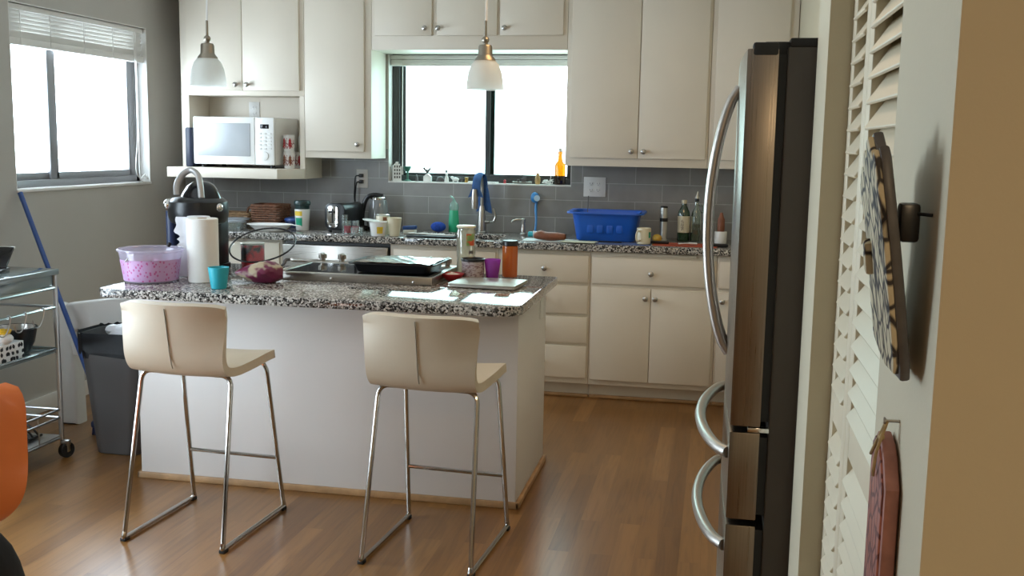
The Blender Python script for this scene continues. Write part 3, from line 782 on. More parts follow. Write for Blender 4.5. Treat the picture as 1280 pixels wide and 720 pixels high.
b = MB(); b.lathe([(0, 0), (.028, 0), (.027, .006), (.02, .008), (0, .008)], seg=24, mat=Matrix.Translation((MX1-.066, MY0-.011, MZ0+.06)) @ Matrix.Rotation(PI/2, 4, 'X')); b.build('open_button', M['plug'], cp, world=True)
b = MB()
for x in (MX0+.04, MX1-.04):
    for y in (MY0+.05, MY1-.05): b.lathe([(0, 0), (.015, 0), (.015, .02), (0, .02)], c=(x, y, 1.3625), seg=12)
b.build('feet', M['black'], mw, world=True)
q = MB(); q.prism(rrect(-.026, .022, -.185, .155, .014), 0, .258, bev=.01)
tag(q.build('upright_case', M['navy'], loc=(-3.455, 6.61, 1.3625)), 'dark navy case standing upright beside the white microwave', 'case')
# patterned cups on the right of the microwave
mm, nt, bb, f = patterned('red_tree_print', (.78, .74, .72), (.40, .02, .03), 26, 'voronoi', .27, .5, (1, 1, .7)); M['treeprint'] = mm
mm, nt, bb, f = patterned('grey_tree_print', (.76, .70, .68), (.28, .12, .13), 34, 'edge', .07, .5, (1, 1, .6)); M['greyprint'] = mm
def tree_cup(label, x, y, z, mat, first):
    t = thing('paper_cup', label, 'paper cup', (x, y, z), 0)
    b = MB(); b.lathe([(0, .001), (.034, .001), (.040, .105), (.042, .106), (.042, .109), (.038, .109), (.033, .01), (0, .01)], seg=28); b.build('cup', mat, t)
    M_ = M['red'] if first else M['brown']
    for k in range(4):
        a = -PI/2-.5+k*.5
        R = Matrix.Rotation(a+PI/2, 4, 'Z') @ Matrix.Translation((0, -.0372, .02)) @ Matrix.Rotation(math.radians(3.3), 4, 'X')
        q = MB()
        tri = [(-.004, 0), (.004, 0), (.004, .008), (.018, .008), (.008, .028), (.014, .028), (.005, .048), (.010, .048), (0, .070), (-.010, .048), (-.005, .048), (-.014, .028), (-.008, .028), (-.018, .008), (-.004, .008)]
        q.prism(tri, -.0022, .001, mat=R @ XZ); q.build('tree_print', M_ if k % 2 == 0 else M['greyprint'], t)
    return t
tree_cup('white paper cup with dark tree print at the bottom, right of the microwave', -2.775, 6.50, 1.3625, M['treeprint'] if False else M['whitecer'], False)
tree_cup('white paper cup with red tree print on top, right of the microwave', -2.775, 6.50, 1.4725, M['whitecer'], True)
tree_cup('white paper cup with red trees against the niche side wall', -2.752, 6.60, 1.3625, M['whitecer'], True)
b = thing('slim_bottle', 'slim white bottle behind the tree print cups', 'bottle', (-2.77, 6.72, 1.3625))
q = MB(); q.lathe([(0, 0), (.03, 0), (.032, .01), (.032, .20), (.022, .225), (.013, .235), (.013, .25)], seg=24); q.build('bottle_body', M['whitecer'], b)
q = MB(); q.lathe([(.017, .25), (.017, .29), (.012, .30), (0, .30)], seg=20); q.build('cap', M['plug'], b)
def outlet(label, x, y, z, w=.08, h=.12, holes=1, mat='plug', facing='y'):
    t = thing('wall_outlet', label, 'outlet', (x, y, z))
    b = MB(); b.box(-w/2, w/2, -.006, 0, -h/2, h/2, .002); b.build('cover_plate', M[mat], t)
    for i in range(holes):
        xx = (i-(holes-1)/2)*.046
        for dz in (-.021, .021):
            q = MB(); q.prism(rrect(xx-.016, xx+.016, dz-.013, dz+.013, .008), -.008, -.005, mat=XZ, bev=.001); r_ = q.build('receptacle', M[mat], t)
            s_ = MB(); s_.box(xx-.008, xx-.006, -.0085, -.0078, dz-.003, dz+.006); s_.box(xx+.006, xx+.008, -.0085, -.0078, dz-.003, dz+.006); s_.box(xx-.002, xx+.002, -.0085, -.0078, dz-.010, dz-.006); s_.build('slots', M['black'], r_)
    return t
outlet('white wall outlet inside the niche above the microwave', -3.155, YW-.02, 1.745, .078, .12, 1)
outlet('double white outlet plate on the tile above the blue tub', -.785, YW-.008, 1.279, .145, .128, 2)
o3 = outlet('white outlet with two black plugs on the tile above the toaster', -2.381, YW-.008, 1.297, .08, .125, 1)
pc = thing('power_cord', 'black plugs and cord hanging from the outlet above the toaster', 'cord', (-2.381, YW-.02, 1.0))
for dz in (.276, .318):
    q = MB(); q.box(-.013, .014, -.028, .003, dz-.012, dz+.012, .004); q.build('plug', M['black'], pc)
q = MB()
q.tube(smooth([(-.01, -.025, .318), (-.03, -.04, .31), (-.036, -.04, .25), (-.04, -.035, .16), (-.02, -.03, .08), (0, -.03, -.0), (.01, -.04, -.033)]), .0042, 8)
q.tube(smooth([(-.01, -.025, .276), (-.026, -.03, .268), (-.033, -.03, .22), (-.037, -.028, .14), (-.012, -.025, .05), (.012, -.025, -.02), (.03, -.03, -.033)]), .0042, 8)
q.build('cord', M['black'], pc)

# ------------------------------------------------------------------ on the island
def cup(name, label, cat, x, y, z, r0, r1, h, mat, t=.003, seg=32):
    b = MB(); b.lathe([(0, .001), (r0*.94, .001), (r0, .006), (r1, h), (r1-t*.5, h+.001), (r1-t, h), (r0-t, .008), (0, .008)], seg=seg)
    return tag(b.build(name, mat, loc=(x, y, z)), label, cat)
ZI = .9125
# pink tub
tb = thing('plastic_tub', 'round translucent plastic tub of pink wrapped snacks on the island', 'tub', (-2.475, 4.235, ZI))
M['tubplastic'] = glassy('milky_plastic', (.90, .86, .93), .16, .34, (.80, .76, .86), rough=.15, trans=.5)
mm, nt, bb, f = patterned('pink_dot_print', (.56, .34, .58), (.50, .10, .30), 75, 'voronoi', .33, .4, (1, 1, .8)); M['pinkprint'] = mm
b = MB(); pr = [(0, .002), (.110, .002), (.116, .006), (.136, .135), (.1365, .14)]
b.lathe(pr+[(.133, .138), (.113, .008), (0, .006)], seg=44); b.build('bowl', M['tubplastic'], tb)
b = MB(); b.tube([(.140*math.cos(a), .140*math.sin(a), .143) for a in [2*PI*k/44 for k in range(44)]], .0062, 8, True); b.build('rim', M['tubplastic'], tb)
b = MB()
b.lathe([(.1172, .010), (.1312, .104)], seg=44); b.build('printed_band', M['pinkprint'], tb)
M['pinkbag'] = plain('pink_wrapper', (.50, .10, .26), .35, var=.25, scale=25)
for i, (x, y, a) in enumerate(((-.055, -.02, .2), (.05, .0, -.3), (-.01, .05, .9))):
    q = MB(); q.box(-.035, .035, -.022, .022, 0, .09, .012, 3, mat=Matrix.Translation((x, y, .01)) @ Matrix.Rotation(a, 4, 'Z')); q.build('snack_packet', M['pinkbag'], tb)
q = MB(); q.tube(smooth([(-.02, -.11, .135), (-.035, -.125, .115), (-.045, -.133, .10)]), .004, 6); q.build('latch', M['plug'], tb)
q = MB(); q.tube([(.012, .135, .145), (.02, .135, .160)], .009, 8); q.build('knob', M['black'], tb)
# paper towels
pt = thing('paper_towel_roll', 'thick cream paper towel roll standing beside the cyan cup', 'paper towel roll', (-2.255, 4.30, ZI))
b = MB(); b.lathe([(.021, 0), (.066, 0), (.069, .004), (.069, .281), (.066, .285), (.022, .285), (.021, .28), (.021, 0)], seg=40); b.build('roll', M['paper'], pt)
b = MB(); b.lathe([(.0215, .0), (.0215, .286), (.0195, .286), (.0195, 0)], seg=24); b.build('core', M['strawb'], pt)
pt = thing('paper_towel_roll', 'paper towel roll with a torn hanging sheet behind the thicker roll', 'paper towel roll', (-2.355, 4.455, ZI))
b = MB(); b.lathe([(.021, 0), (.050, 0), (.053, .004), (.053, .277), (.050, .281), (.022, .281), (.021, .276), (.021, 0)], seg=36); b.build('roll', M['paperblue'], pt)
def torn(u, v):
    e = -.070+.010*math.sin(v*23)*math.sin(v*9+1) + (.022 if .45 < v < .75 else 0)*abs(math.sin(v*30)) - (0.0 if v < .66 else .0)
    x = -.02+(e+.0)*u*.9
    return (x-.002, -.054+.004*math.sin(u*5)*u, .004+.276*v)
b = MB(); b.grid(torn, 8, 40, thick=.0012); b.build('torn_sheet', M['paperblue'], pt)
cup('tumbler', 'cyan plastic tumbler in front of the paper towels', 'cup', -2.085, 4.11, ZI, .033, .045, .092, M['cyan'])
# coffee maker
kg = thing('coffee_maker', 'black pod coffee maker with grey arched handle behind the paper towels', 'coffee maker', (-2.468, 4.66, ZI))
b = MB(); b.prism(rrect(-.125, .11, -.12, .16, .05, 6), 0, .03, bev=.006); b.prism(rrect(-.115, .10, .0, .16, .05, 6), .02, .30, bev=.01); b.build('body', M['black'], kg)
b = MB(); b.prism(rrect(-.115, .10, -.115, .0, .03, 5), .03, .042, bev=.003); b.build('drip_tray', M['nickel'], kg)
b = MB(); b.lathe([(0, .225), (.10, .225), (.128, .235), (.140, .262), (.143, .30), (.138, .335), (.118, .352), (.08, .36), (0, .362)], seg=40, sy=1.05, c=(-.005, .02, 0)); b.build('brew_head', M['black'], kg)
b = MB(); b.lathe([(.098, .352), (.088, .375), (.066, .41), (.04, .43), (0, .434)], seg=32, c=(.012, .02, 0)); b.build('lid', M['blackgloss'], kg)
b = MB(); b.tube(smooth([(-.055, -.10, .37), (-.058, -.09, .42), (-.04, -.07, .465), (0, -.06, .488), (.04, -.07, .465), (.062, -.09, .42), (.072, -.10, .36)], 5), .0175, 12, flat=.8); b.build('handle', M['handlegrey'], kg, loc=(.004, .0, 0))
b = MB(); b.prism(rrect(-.165, -.118, -.02, .15, .02, 5), .004, .31, bev=.008); b.build('water_tank', M['darkblue'], kg)
b = MB(); b.ball((-.118, -.06, .318), .03, 14, (.8, .9, 1.0)); b.ball((.125, -.02, .31), .022, 12, (.8, 1.2, 1.0)); b.build('trim', M['chrome'], kg)  # chrome lumps standing in for silvery highlights on the head's shoulders
# red can, lid, bag
mm, nt, bb, f = patterned('red_black_can_label', (.40, .015, .02), (.015, .012, .012), 14, 'noise', .45, .35); M['canlabel'] = mm
cn = thing('coffee_can', 'red and black coffee can under the round glass lid', 'can', (-2.28, 4.865, ZI)); cn.scale = (1, 1, .92)
b = MB(); b.lathe([(0, 0), (.056, 0), (.058, .003), (.058, .125), (.056, .128)], seg=36); b.build('can_body', M['canlabel'], cn)
b = MB(); b.lathe([(.059, .124), (.060, .132), (.057, .135), (.05, .132), (0, .131)], seg=36); b.build('can_lid', M['silver'], cn)
ld = thing('pot_lid', 'round glass pot lid with dark rim leaning on the red can', 'pot lid', (-2.192, 4.79, ZI))
TL = Matrix.Translation((0, 0, .123)) @ Matrix.Rotation(math.radians(26), 4, 'X') @ Matrix.Scale(.95, 4) 
b = MB(); pr = [(.168, 0), (.15, .008), (.10, .018), (.05, .023), (0, .024)]
b.lathe(pr+[(r, z-.003) for r, z in pr[::-1][1:]], seg=48, mat=TL); b.build('glass_dome', M['lidglass'], ld)
b = MB(); b.tube([(.170*math.cos(2*PI*k/60), .170*math.sin(2*PI*k/60), 0) for k in range(60)], .0046, 8, True, mat=TL); b.build('rim', M['nickel'] if False else M['black'], ld)
sbm, nt, bb, f = patterned('burgundy_snack_bag', (.15, .014, .055), (.46, .38, .26), 15, 'noise', .44, .28, (1, 1, 1)); M['snackbag'] = sbm
sb = thing('snack_bag', 'burgundy snack bag lying with a twisted end beside the cooktop', 'snack bag', (-2.005, 4.34, ZI), math.radians(22))
def bagf(u, v):
    a = 2*PI*v; x = -.105+.21*u
    r = .056*(math.sin(PI*min(1, max(0, .03+.86*u)))**.75)*(0.62+.55*u)
    r *= 1+.06*math.sin(5*a+u*9)+.035*math.sin(11*a-u*23)
    return (x, r*1.15*math.cos(a), max(.001, .045+r*math.sin(a)*.95))
b = MB(); b.grid(bagf, 24, 28); b.build('bag_body', M['snackbag'], sb)
b = MB(); b.tube(smooth([(.09, 0, .065), (.11, .0, .085), (.118, .01, .10), (.135, .015, .102)]), [.012, .008, .006, .006, .005, .006, .006, .007, .008, .008, .008, .008, .008, .008, .008, .008, .008, .008, .008][:19], 8); b.build('twisted_end', M['nickel'] if False else M['slate'], sb)
# right-hand items
mm, nt, bb, f = patterned('tin_label', (.40, .34, .34), (.20, .12, .13), 60, 'noise', .46, .4, (1, 1, 2.5)); M['tinlabel'] = mm
tc_ = thing('tin_can', 'large open tin can with dark rim and printed wrap behind the laptop', 'can', (-1.112, 4.745, ZI))
b = MB(); b.lathe([(0, .001), (.052, .001), (.053, .004), (.053, .088), (.051, .088), (.050, .004), (0, .004)], seg=36); b.build('can_body', M['tinlabel'], tc_)
b = MB(); b.lathe([(.053, .088), (.0575, .090), (.0575, .100), (.053, .102), (.050, .098), (.050, .088)], seg=36); b.build('rim', M['black'], tc_)
b = MB(); b.lathe([(0, .080), (.0495, .080)], seg=32); b.build('contents', M['ivory'], tc_)
M['purpcup'] = glassy('magenta_plastic_cup', (.70, .25, .74), .12, .72, (.50, .10, .54), rough=.2, trans=.5)
cup('tumbler', 'magenta plastic tumbler between the tin can and orange bottle', 'cup', -1.022, 4.76, ZI, .028, .039, .098, M['purpcup'])
ob = thing('water_bottle', 'orange bottle with black lid on the island behind the laptop', 'bottle', (-.966, 4.90, ZI))
M['orangebottle'] = glassy('orange_bottle', (.85, .30, .06), .2, .85, (.62, .17, .03), rough=.12, trans=.35)
b = MB(); b.lathe([(0, .001), (.034, .001), (.0365, .004), (.0375, .15), (.035, .152)], seg=32); b.build('bottle_body', M['orangebottle'], ob)
b = MB(); b.lathe([(.036, .152), (.0385, .153), (.0385, .173), (.036, .177), (0, .178)], seg=32); b.build('bottle_cap', M['black'], ob)
mm, nt, bb, f = patterned('salad_label', (.20, .32, .10), (.52, .09, .03), 30, 'noise', .5, .4); M['saladlabel'] = mm
jr = thing('plastic_jar', 'tall clear jar with small printed label behind the tin can', 'jar', (-1.19, 4.925, ZI))
M['jarclear'] = glassy('hazy_clear_plastic', (.90, .88, .78), .3, .38, (.72, .70, .58), trans=.5)
b = MB(); b.lathe([(0, .001), (.044, .001), (.046, .006), (.046, .07), (.0445, .08), (.046, .09), (.046, .212), (.043, .218), (.043, .228), (.045, .229), (.0455, .238), (.042, .238)], seg=32); b.build('jar_body', M['jarclear'], jr)
b = MB(); b.lathe([(.0425, .230), (.0465, .231), (.0465, .240), (.043, .241), (0, .241)], seg=32); b.build('jar_rim', M['ivory'], jr)
def lab(u, v):
    a = -PI/2+.25+u*.95; return (.0468*math.cos(a), .0468*math.sin(a), .145+.058*v)
b = MB(); b.grid(lab, 10, 2); b.build('label', M['saladlabel'], jr)
def lab2(u, v):
    a = -PI/2+.55+u*.5; return (.0468*math.cos(a), .0468*math.sin(a), .105+.016*v)
b = MB(); b.grid(lab2, 6, 2); b.build('label', M['slate'], jr)
rb = thing('bowl', 'small red bowl holding a white crumpled napkin beside the cooktop corner', 'bowl', (-1.178, 4.70, ZI))
b = MB(); b.lathe([(0, .002), (.028, .002), (.045, .018), (.056, .034), (.0545, .035), (.043, .02), (.02, .008), (0, .008)], seg=32); b.build('bowl_body', M['red'], rb)
M['napkin'] = plain('napkin', (.78, .74, .70), .8, var=.05, bump=.6, bscale=60)
def nap(u, v):
    r = .04*u; a = 2*PI*v; return (r*math.cos(a), r*math.sin(a), .022+.014*(1-u)+.006*math.sin(a*5+u*7))
b = MB(); b.grid(nap, 8, 30); b.build('napkin', M['napkin'], rb)
rb.location = (-1.195, 4.68, ZI)
lp = thing('laptop', 'closed silver laptop lying on the island corner', 'laptop', (-1.0, 4.56, ZI), math.radians(0))
LPP = [(-1.165, 4.425), (-.862, 4.41), (-.835, 4.66), (-1.118, 4.70)]
b = MB(); b.prism(rrect(-.155, .155, -.125, .125, .012, 5), .003, .012, bev=.002); b.build('base', M['silver'], lp)
b = MB(); b.prism(rrect(-.155, .155, -.125, .125, .012, 5), .0128, .0195, bev=.002); b.build('screen_lid', M['silver'], lp)
b = MB()
for x in (-.13, .13):
    for y in (-.1, .1): b.lathe([(0, 0), (.007, 0), (.007, .003), (0, .003)], c=(x, y, 0), seg=10)
b.build('foot', M['rubber'], lp)
b = MB(); b.prism(rrect(-.018, .018, .045, .062, .006, 4), .0195, .0199); b.build('emblem', M['nickel'], lp)
lp.rotation_euler = (0, 0, math.radians(-4)); lp.location = (-.998, 4.565, ZI)

# ------------------------------------------------------------------ back counter, left to right
ZC = .9625
def basket_thing(name, label, x, y, w, d, h, mat, rows, rz=0, handles=True):
    t = thing(name, label, 'basket', (x, y, ZC), rz)
    b = MB()
    per = rrect(-w/2, w/2, -d/2, d/2, .03, 4)
    # resample the perimeter evenly
    L = [0]
    Q = per+[per[0]]
    for i in range(len(per)): L.append(L[-1]+math.dist(Q[i], Q[i+1]))
    n = 72; S = []
    for k in range(n):
        s_ = L[-1]*k/n
        i = max(j for j in range(len(per)) if L[j] <= s_)
        f_ = (s_-L[i])/max(1e-9, L[i+1]-L[i]); S.append((Q[i][0]+(Q[i+1][0]-Q[i][0])*f_, Q[i][1]+(Q[i+1][1]-Q[i][1])*f_))
    for r_ in range(rows):
        z = .006+(h-.012)*r_/(rows-1); fl = .90+.10*r_/(rows-1)
        pts = []
        for k, (px, py) in enumerate(S):
            o_ = 1+.032*math.sin(k*PI/2+(r_ % 2)*PI)
            pts.append((px*fl*o_, py*fl*o_, z))
        b.tube(pts, (h/rows)*.44, 6, True)
    b.build('weave', mat, t)
    b = MB()
    for k in range(0, n, 6):
        px, py = S[k]; b.tube([(px*.9, py*.9, .002), (px, py, h)], .004, 6)
    b.build('stakes', mat, t)
    b = MB(); b.prism([(p[0]*.88, p[1]*.88) for p in per], .001, .01); b.build('bottom', mat, t)
    b = MB(); b.tube([(p[0], p[1], h) for p in S], .0065, 6, True); b.build('rim', mat, t)
    return t
bs = basket_thing('wicker_basket', 'tall brown wicker basket between the dishes and the wipes canister', -2.965, 6.62, .215, .20, .15, M['basket'], 10)
b = MB(); b.ball((.0, .0, .125), .07, 14, (1, .8, .55)); b.build('contents', M['brown'], bs)
bs = basket_thing('wicker_basket', 'low straw coloured wicker basket behind the coffee maker', -3.24, 6.67, .28, .18, .085, M['strawb'], 7)
b = MB(); b.tube(smooth([(.10, -.05, .08), (.115, -.06, .12), (.135, -.05, .13), (.15, -.03, .10), (.148, 0, .06)]), .008, 8); b.build('handle', M['basket'], bs)
def glass_dish(label, x, y, r, h):
    t = thing('glass_dish', label, 'dish', (x, y, ZC))
    b = MB(); pr = [(0, .002), (r*.8, .002), (r*.85, .01), (r*.95, h)]
    b.lathe(pr+[(r, h+.004), (r*1.02, h), (r*.92, h-.002), (r*.8, .012), (0, .008)], seg=36); b.build('bowl_body', M['clear'], t)
    b = MB(); b.lathe([(r*.93, h+.002), (r*1.03, h+.003), (r*1.03, h+.008), (r*.9, h+.014), (0, h+.017)], seg=36); b.build('dish_lid', M['palecl'], t)
    return t
M['palecl'] = glassy('frosted_lid', (.85, .90, .95), .25, .5, (.70, .75, .80), trans=.4)
glass_dish('lidded clear glass dish in front of the straw basket', -3.08, 6.27, .085, .052)
glass_dish('round clear glass dish beside the tall wicker basket', -3.13, 6.445, .085, .055)
wd = thing('serving_dish', 'flat white oval serving dish on the back counter above the coffee can', 'dish', (-2.82, 6.28, ZC))
def dishprof(m):
    m.lathe([(0, .002), (.55, .002), (.62, .006), (.95, .044), (1.0, .046), (1.0, .050), (.93, .049), (.60, .012), (0, .010)], seg=44, sx=.15, sy=.085)
b = MB()
b.lathe([(0, .002), (.085, .002), (.095, .006), (.145, .042), (.155, .045), (.155, .049), (.143, .047), (.092, .012), (0, .010)], seg=44, sy=.6); b.build('dish_body', M['whitecer'], wd)
b = MB(); b.tube(smooth([(.15, .0, .046), (.19, -.01, .045), (.215, -.005, .040)]), .008, 8, flat=.5); b.build('handle', M['whitecer'], wd)
bb_ = thing('bowl', 'dark blue lidded bowl beside the wipes canister', 'bowl', (-2.775, 6.60, ZC))
b = MB(); b.lathe([(0, .002), (.045, .002), (.07, .03), (.076, .052), (.07, .055)], seg=32); b.build('bowl_body', M['darkblue'], bb_)
b = MB(); b.lathe([(.078, .050), (.08, .055), (.075, .066), (.04, .076), (0, .078)], seg=32); b.build('bowl_lid', M['bluehandle'], bb_)
wp = thing('wipes_canister', 'white wipes canister with green label and black lid', 'canister', (-2.66, 6.43, ZC))
b = MB(); b.lathe([(0, .001), (.040, .001), (.042, .006), (.050, .135), (.051, .140), (.047, .141)], seg=36); b.build('canister_body', M['whitecer'], wp)
M['greenlab'] = plain('green_label', (.01, .32, .18), .4, var=.1, scale=40); M['yellowlab'] = plain('yellow_label', (.70, .48, .04), .4, var=.15, scale=40)
def wl(z0, z1, a0, a1):
    def f_(u, v):
        a = -PI/2+a0+(a1-a0)*u; z = z0+(z1-z0)*v; r_ = .0422+.0085*(z-.006)/.13+.0004
        return (r_*math.cos(a), r_*math.sin(a), z)
    return f_
b = MB(); b.grid(wl(.03, .085, -.75, .35), 10, 2); b.build('label', M['greenlab'], wp)
b = MB(); b.grid(wl(.098, .128, -.85, .35), 10, 2); b.build('label', M['yellowlab'], wp)
b = MB(); b.lathe([(.045, .139), (.046, .165), (.054, .168), (.055, .185), (.050, .195), (.03, .198), (0, .199)], seg=36); b.build('canister_lid', plain('dark_teal_lid', (.012, .035, .035), .35, var=.1), wp)
# toaster
ts = thing('toaster', 'black toaster with chrome end panel on the back counter', 'toaster', (-2.395, 6.50, ZC), math.radians(-9))
P = rrect(-.075, .075, .012, .188, .045, 6)
b = MB(); b.prism(P, -.13, .13, mat=XZ, bev=.008); b.build('body', M['black'], ts)
b = MB(); b.prism(rrect(-.052, .03, .03, .172, .03, 6), -.1365, -.128, mat=XZ, bev=.002); b.build('end_panel', M['chrome'], ts)
b = MB(); b.box(-.016, -.006, -.139, -.135, .06, .15); b.build('lever_slot', M['black'], ts)
b = MB(); b.box(-.03, .008, -.158, -.137, .125, .14, .004); b.build('lever', M['black'], ts)
b = MB(); b.box(-.045, -.015, -.10, .10, .186, .1885); b.box(.015, .045, -.10, .10, .186, .1885); b.build('bread_slots', M['chrome'], ts)
b = MB()
for x in (-.05, .05):
    for y in (-.1, .1): b.lathe([(0, 0), (.012, 0), (.012, .014), (0, .014)], c=(x, y, 0), seg=10)
b.build('foot', M['rubber'], ts)
# glasses
def tumbler_glass(label, x, y, r, h, fill=None):
    t = thing('drinking_glass', label, 'glass', (x, y, ZC), 0)
    b = MB(); b.lathe([(0, .001), (r*.85, .001), (r*.88, .006), (r, h), (r-.002, h), (r*.84, .010), (0, .008)], seg=28); b.build('glass_body', M['clear'], t)
    if fill:
        b = MB(); b.lathe([(0, .010), (r*.85, .010), (r*.9, h*.6), (0, h*.6)], seg=24); b.build('drink', M['pinkdrink'], t)
    return t
M['pinkdrink'] = glassy('pink_drink', (.85, .25, .30), .1, .6, (.70, .12, .18), trans=.4)
tumbler_glass('drinking glass with pink drink in front of the toaster', -2.29, 6.27, .024, .088, True)
tumbler_glass('second pink filled glass, next to the yogurt tub', -2.238, 6.275, .024, .088, True)
tumbler_glass('taller empty glass close to the toaster side', -2.335, 6.34, .021, .118)
tumbler_glass('low wide clear glass at the counter edge by the toaster', -2.205, 6.205, .043, .052)
# kettle
kt = thing('electric_kettle', 'electric kettle with grey body and black handle beneath the outlet', 'kettle', (-2.215, 6.66, ZC))
M['kettleglass'] = glassy('grey_kettle_glass', (.55, .58, .58), .2, .88, (.30, .31, .32), trans=.3)
b = MB(); b.lathe([(0, .0), (.075, .0), (.078, .012), (.075, .022), (0, .022)], seg=32); b.build('base', M['black'], kt)
b = MB(); b.lathe([(0, .022), (.074, .022), (.076, .04), (.066, .12), (.054, .20), (.051, .205)], seg=36); b.build('jug', M['kettleglass'], kt)
b = MB(); b.lathe([(.053, .203), (.053, .214), (.045, .222), (0, .224)], seg=32); b.build('lid', M['chrome'], kt)
b = MB(); b.tube(smooth([(.035, -.01, .228), (-.02, -.02, .234), (-.07, -.02, .215), (-.098, -.02, .15), (-.108, -.02, .07), (-.105, -.015, .02), (-.07, -.01, .012)]), .019, 10, flat=.8); b.build('handle', M['black'], kt)
# yogurt tub, tin, paper cup
yg = thing('yogurt_tub', 'open white yogurt tub with yellow patch at the counter edge', 'tub', (-2.075, 6.235, ZC))
b = MB(); b.lathe([(0, .001), (.043, .001), (.045, .005), (.055, .082), (.058, .084), (.058, .089), (.053, .089), (.043, .008), (0, .008)], seg=36); b.build('tub_body', M['whitecer'], yg)
def yl(u, v):
    a = -PI/2+.15+.75*u; z = .018+.042*v; r_ = .0464+.010*(z-.005)/.077+.0004; return (r_*math.cos(a), r_*math.sin(a), z)
b = MB(); b.grid(yl, 8, 2); b.build('label', M['yellowlab'], yg)
b = MB(); b.lathe([(0, 0), (.055, 0), (.057, .004), (.05, .006), (0, .006)], seg=28, mat=Matrix.Translation((-.045, .005, .093)) @ Matrix.Rotation(math.radians(8), 4, 'Y')); b.build('peeled_lid', M['whitecer'], yg)
tn = thing('tin_can', 'short wide tin behind the yogurt tub', 'can', (-2.085, 6.36, ZC))
b = MB(); b.lathe([(0, 0), (.043, 0), (.044, .003), (.044, .118), (.043, .12)], seg=32); b.build('can_body', M['ivory'], tn)
b = MB(); b.lathe([(.044, .118), (.045, .124), (.042, .127), (.040, .122), (0, .122)], seg=32); b.build('rim', M['silver'], tn)
def tl(u, v):
    a = -PI/2+.3+.6*u; return (.0444*math.cos(a), .0444*math.sin(a), .09+.022*v)
b = MB(); b.grid(tl, 6, 2); b.build('label', M['brown'], tn)
cup('paper_cup', 'plain white paper cup beside the yogurt tub', 'paper cup', -1.975, 6.255, ZC, .032, .045, .115, M['ivory'])
# sponge on holder
sp = thing('sponge', 'blue sponge resting on a small white soap dish left of the sink', 'sponge', (-1.935, 6.46, ZC))
b = MB(); b.prism(rrect(-.04, .04, -.028, .028, .012), 0, .026, bev=.004); b.build('soap_dish', M['whitecer'], sp)
b = MB(); b.box(-.042, .045, -.026, .026, .027, .052, .008, 3, mat=Matrix.Rotation(math.radians(-4), 4, 'Y')); b.build('sponge_pad', M['bluehandle'], sp)
# scrubber, soap bottle
b = MB(); b.ball((0, 0, .034), .052, 18, (1, .65, .65))
M['bluefluff'] = plain('blue_scrubber', (.01, .06, .38), .8, var=.3, scale=60, bump=1.0, bscale=120)
tag(b.build('scrubber', M['bluefluff'], loc=(-1.80, 6.66, ZC)), 'royal blue oval dish scrubber beside the green soap bottle', 'scrubber')
so = thing('soap_bottle', 'green dish soap bottle standing behind the sink', 'bottle', (-1.705, 6.70, ZC))
b = MB(); b.lathe([(0, .001), (.033, .001), (.036, .006), (.036, .06), (.030, .14), (.029, .145)], seg=28, sy=.7); b.build('bottle_body', M['greensoap'], so)
M['soapclear'] = glassy('clear_soap_top', (.75, .95, .88), .25, .4, (.55, .75, .68), trans=.5)
b = MB(); b.lathe([(.0295, .144), (.033, .16), (.030, .185), (.014, .20), (.012, .21), (0, .211)], seg=28, sy=.7); b.build('bottle_shoulder', M['soapclear'], so)
b = MB(); b.tube(smooth([(0, 0, .208), (-.004, 0, .222), (-.016, 0, .232), (-.026, 0, .236)]), .006, 8); b.build('spout', M['soapclear'], so)
# faucet with a blue cloth hung over it
fc = thing('faucet', 'tall brushed steel pull-down kitchen faucet behind the sink', 'faucet', (-1.515, 6.70, ZC))
b = MB(); b.lathe([(0, 0), (.036, 0), (.036, .008), (.031, .014), (.026, .10), (.019, .16), (.0145, .18)], seg=24); b.build('base', M['nickel'], fc)
pts = [(0, 0, .16)]+[(0, 0, .30)]+[(0, -.085+.085*math.cos(a), .30+.085*math.sin(a)) for a in [PI*k/12 for k in range(1, 13)]]
b = MB(); b.tube(pts, .0115, 12); b.build('spout', M['nickel'], fc)
b = MB(); b.lathe([(0, 0), (.024, 0), (.025, .01), (.020, .09), (.0145, .125)], seg=20, c=(-.006, -.19, .17)); b.build('spray_head', M['nickel'], fc)
b = MB(); b.tube([(0, 0, .075), (.055, -.01, .075)], .012, 10); b.tube(smooth([(.055, -.01, .075), (.082, -.012, .08), (.095, -.012, .11), (.088, -.012, .14), (.078, -.012, .165)]), .008, 8); b.build('lever', M['nickel'], fc)
cl = MB()
def clothf(u, v):
    # a narrow strip over the top of the spout: front end, arch, then the long drop behind it
    w = v-.5; Lf, La, Lb = .05, .099*PI, .155; t = u*(Lf+La+Lb)
    if t < Lf: yy, zz, sp = -.184, .30-(Lf-t), .7+.5*(Lf-t)/Lf
    elif t < Lf+La:
        a = PI*(1-(t-Lf)/La); yy, zz, sp = -.085+.099*math.cos(a), .30+.099*math.sin(a), .62
    else:
        d = t-Lf-La; yy, zz, sp = .014+.02*d, .30-d, .7+3.6*d
    fold = math.sin(v*13+1)
    return (.012*u+w*.085*sp, yy+.004*fold*(1 if t > Lf+La else .2), zz-.010*(2*w)**2+(.008*math.sin(v*5) if u > .97 else 0))
cl.grid(clothf, 44, 16, thick=.002)
M['bluecloth'] = plain('blue_cloth', (.035, .10, .27), .85, var=.2, scale=30, bump=.6, bscale=90)
tag(cl.build('dishcloth', M['bluecloth'], loc=(-1.515, 6.70, ZC)), 'blue dishcloth draped over the kitchen faucet', 'cloth')
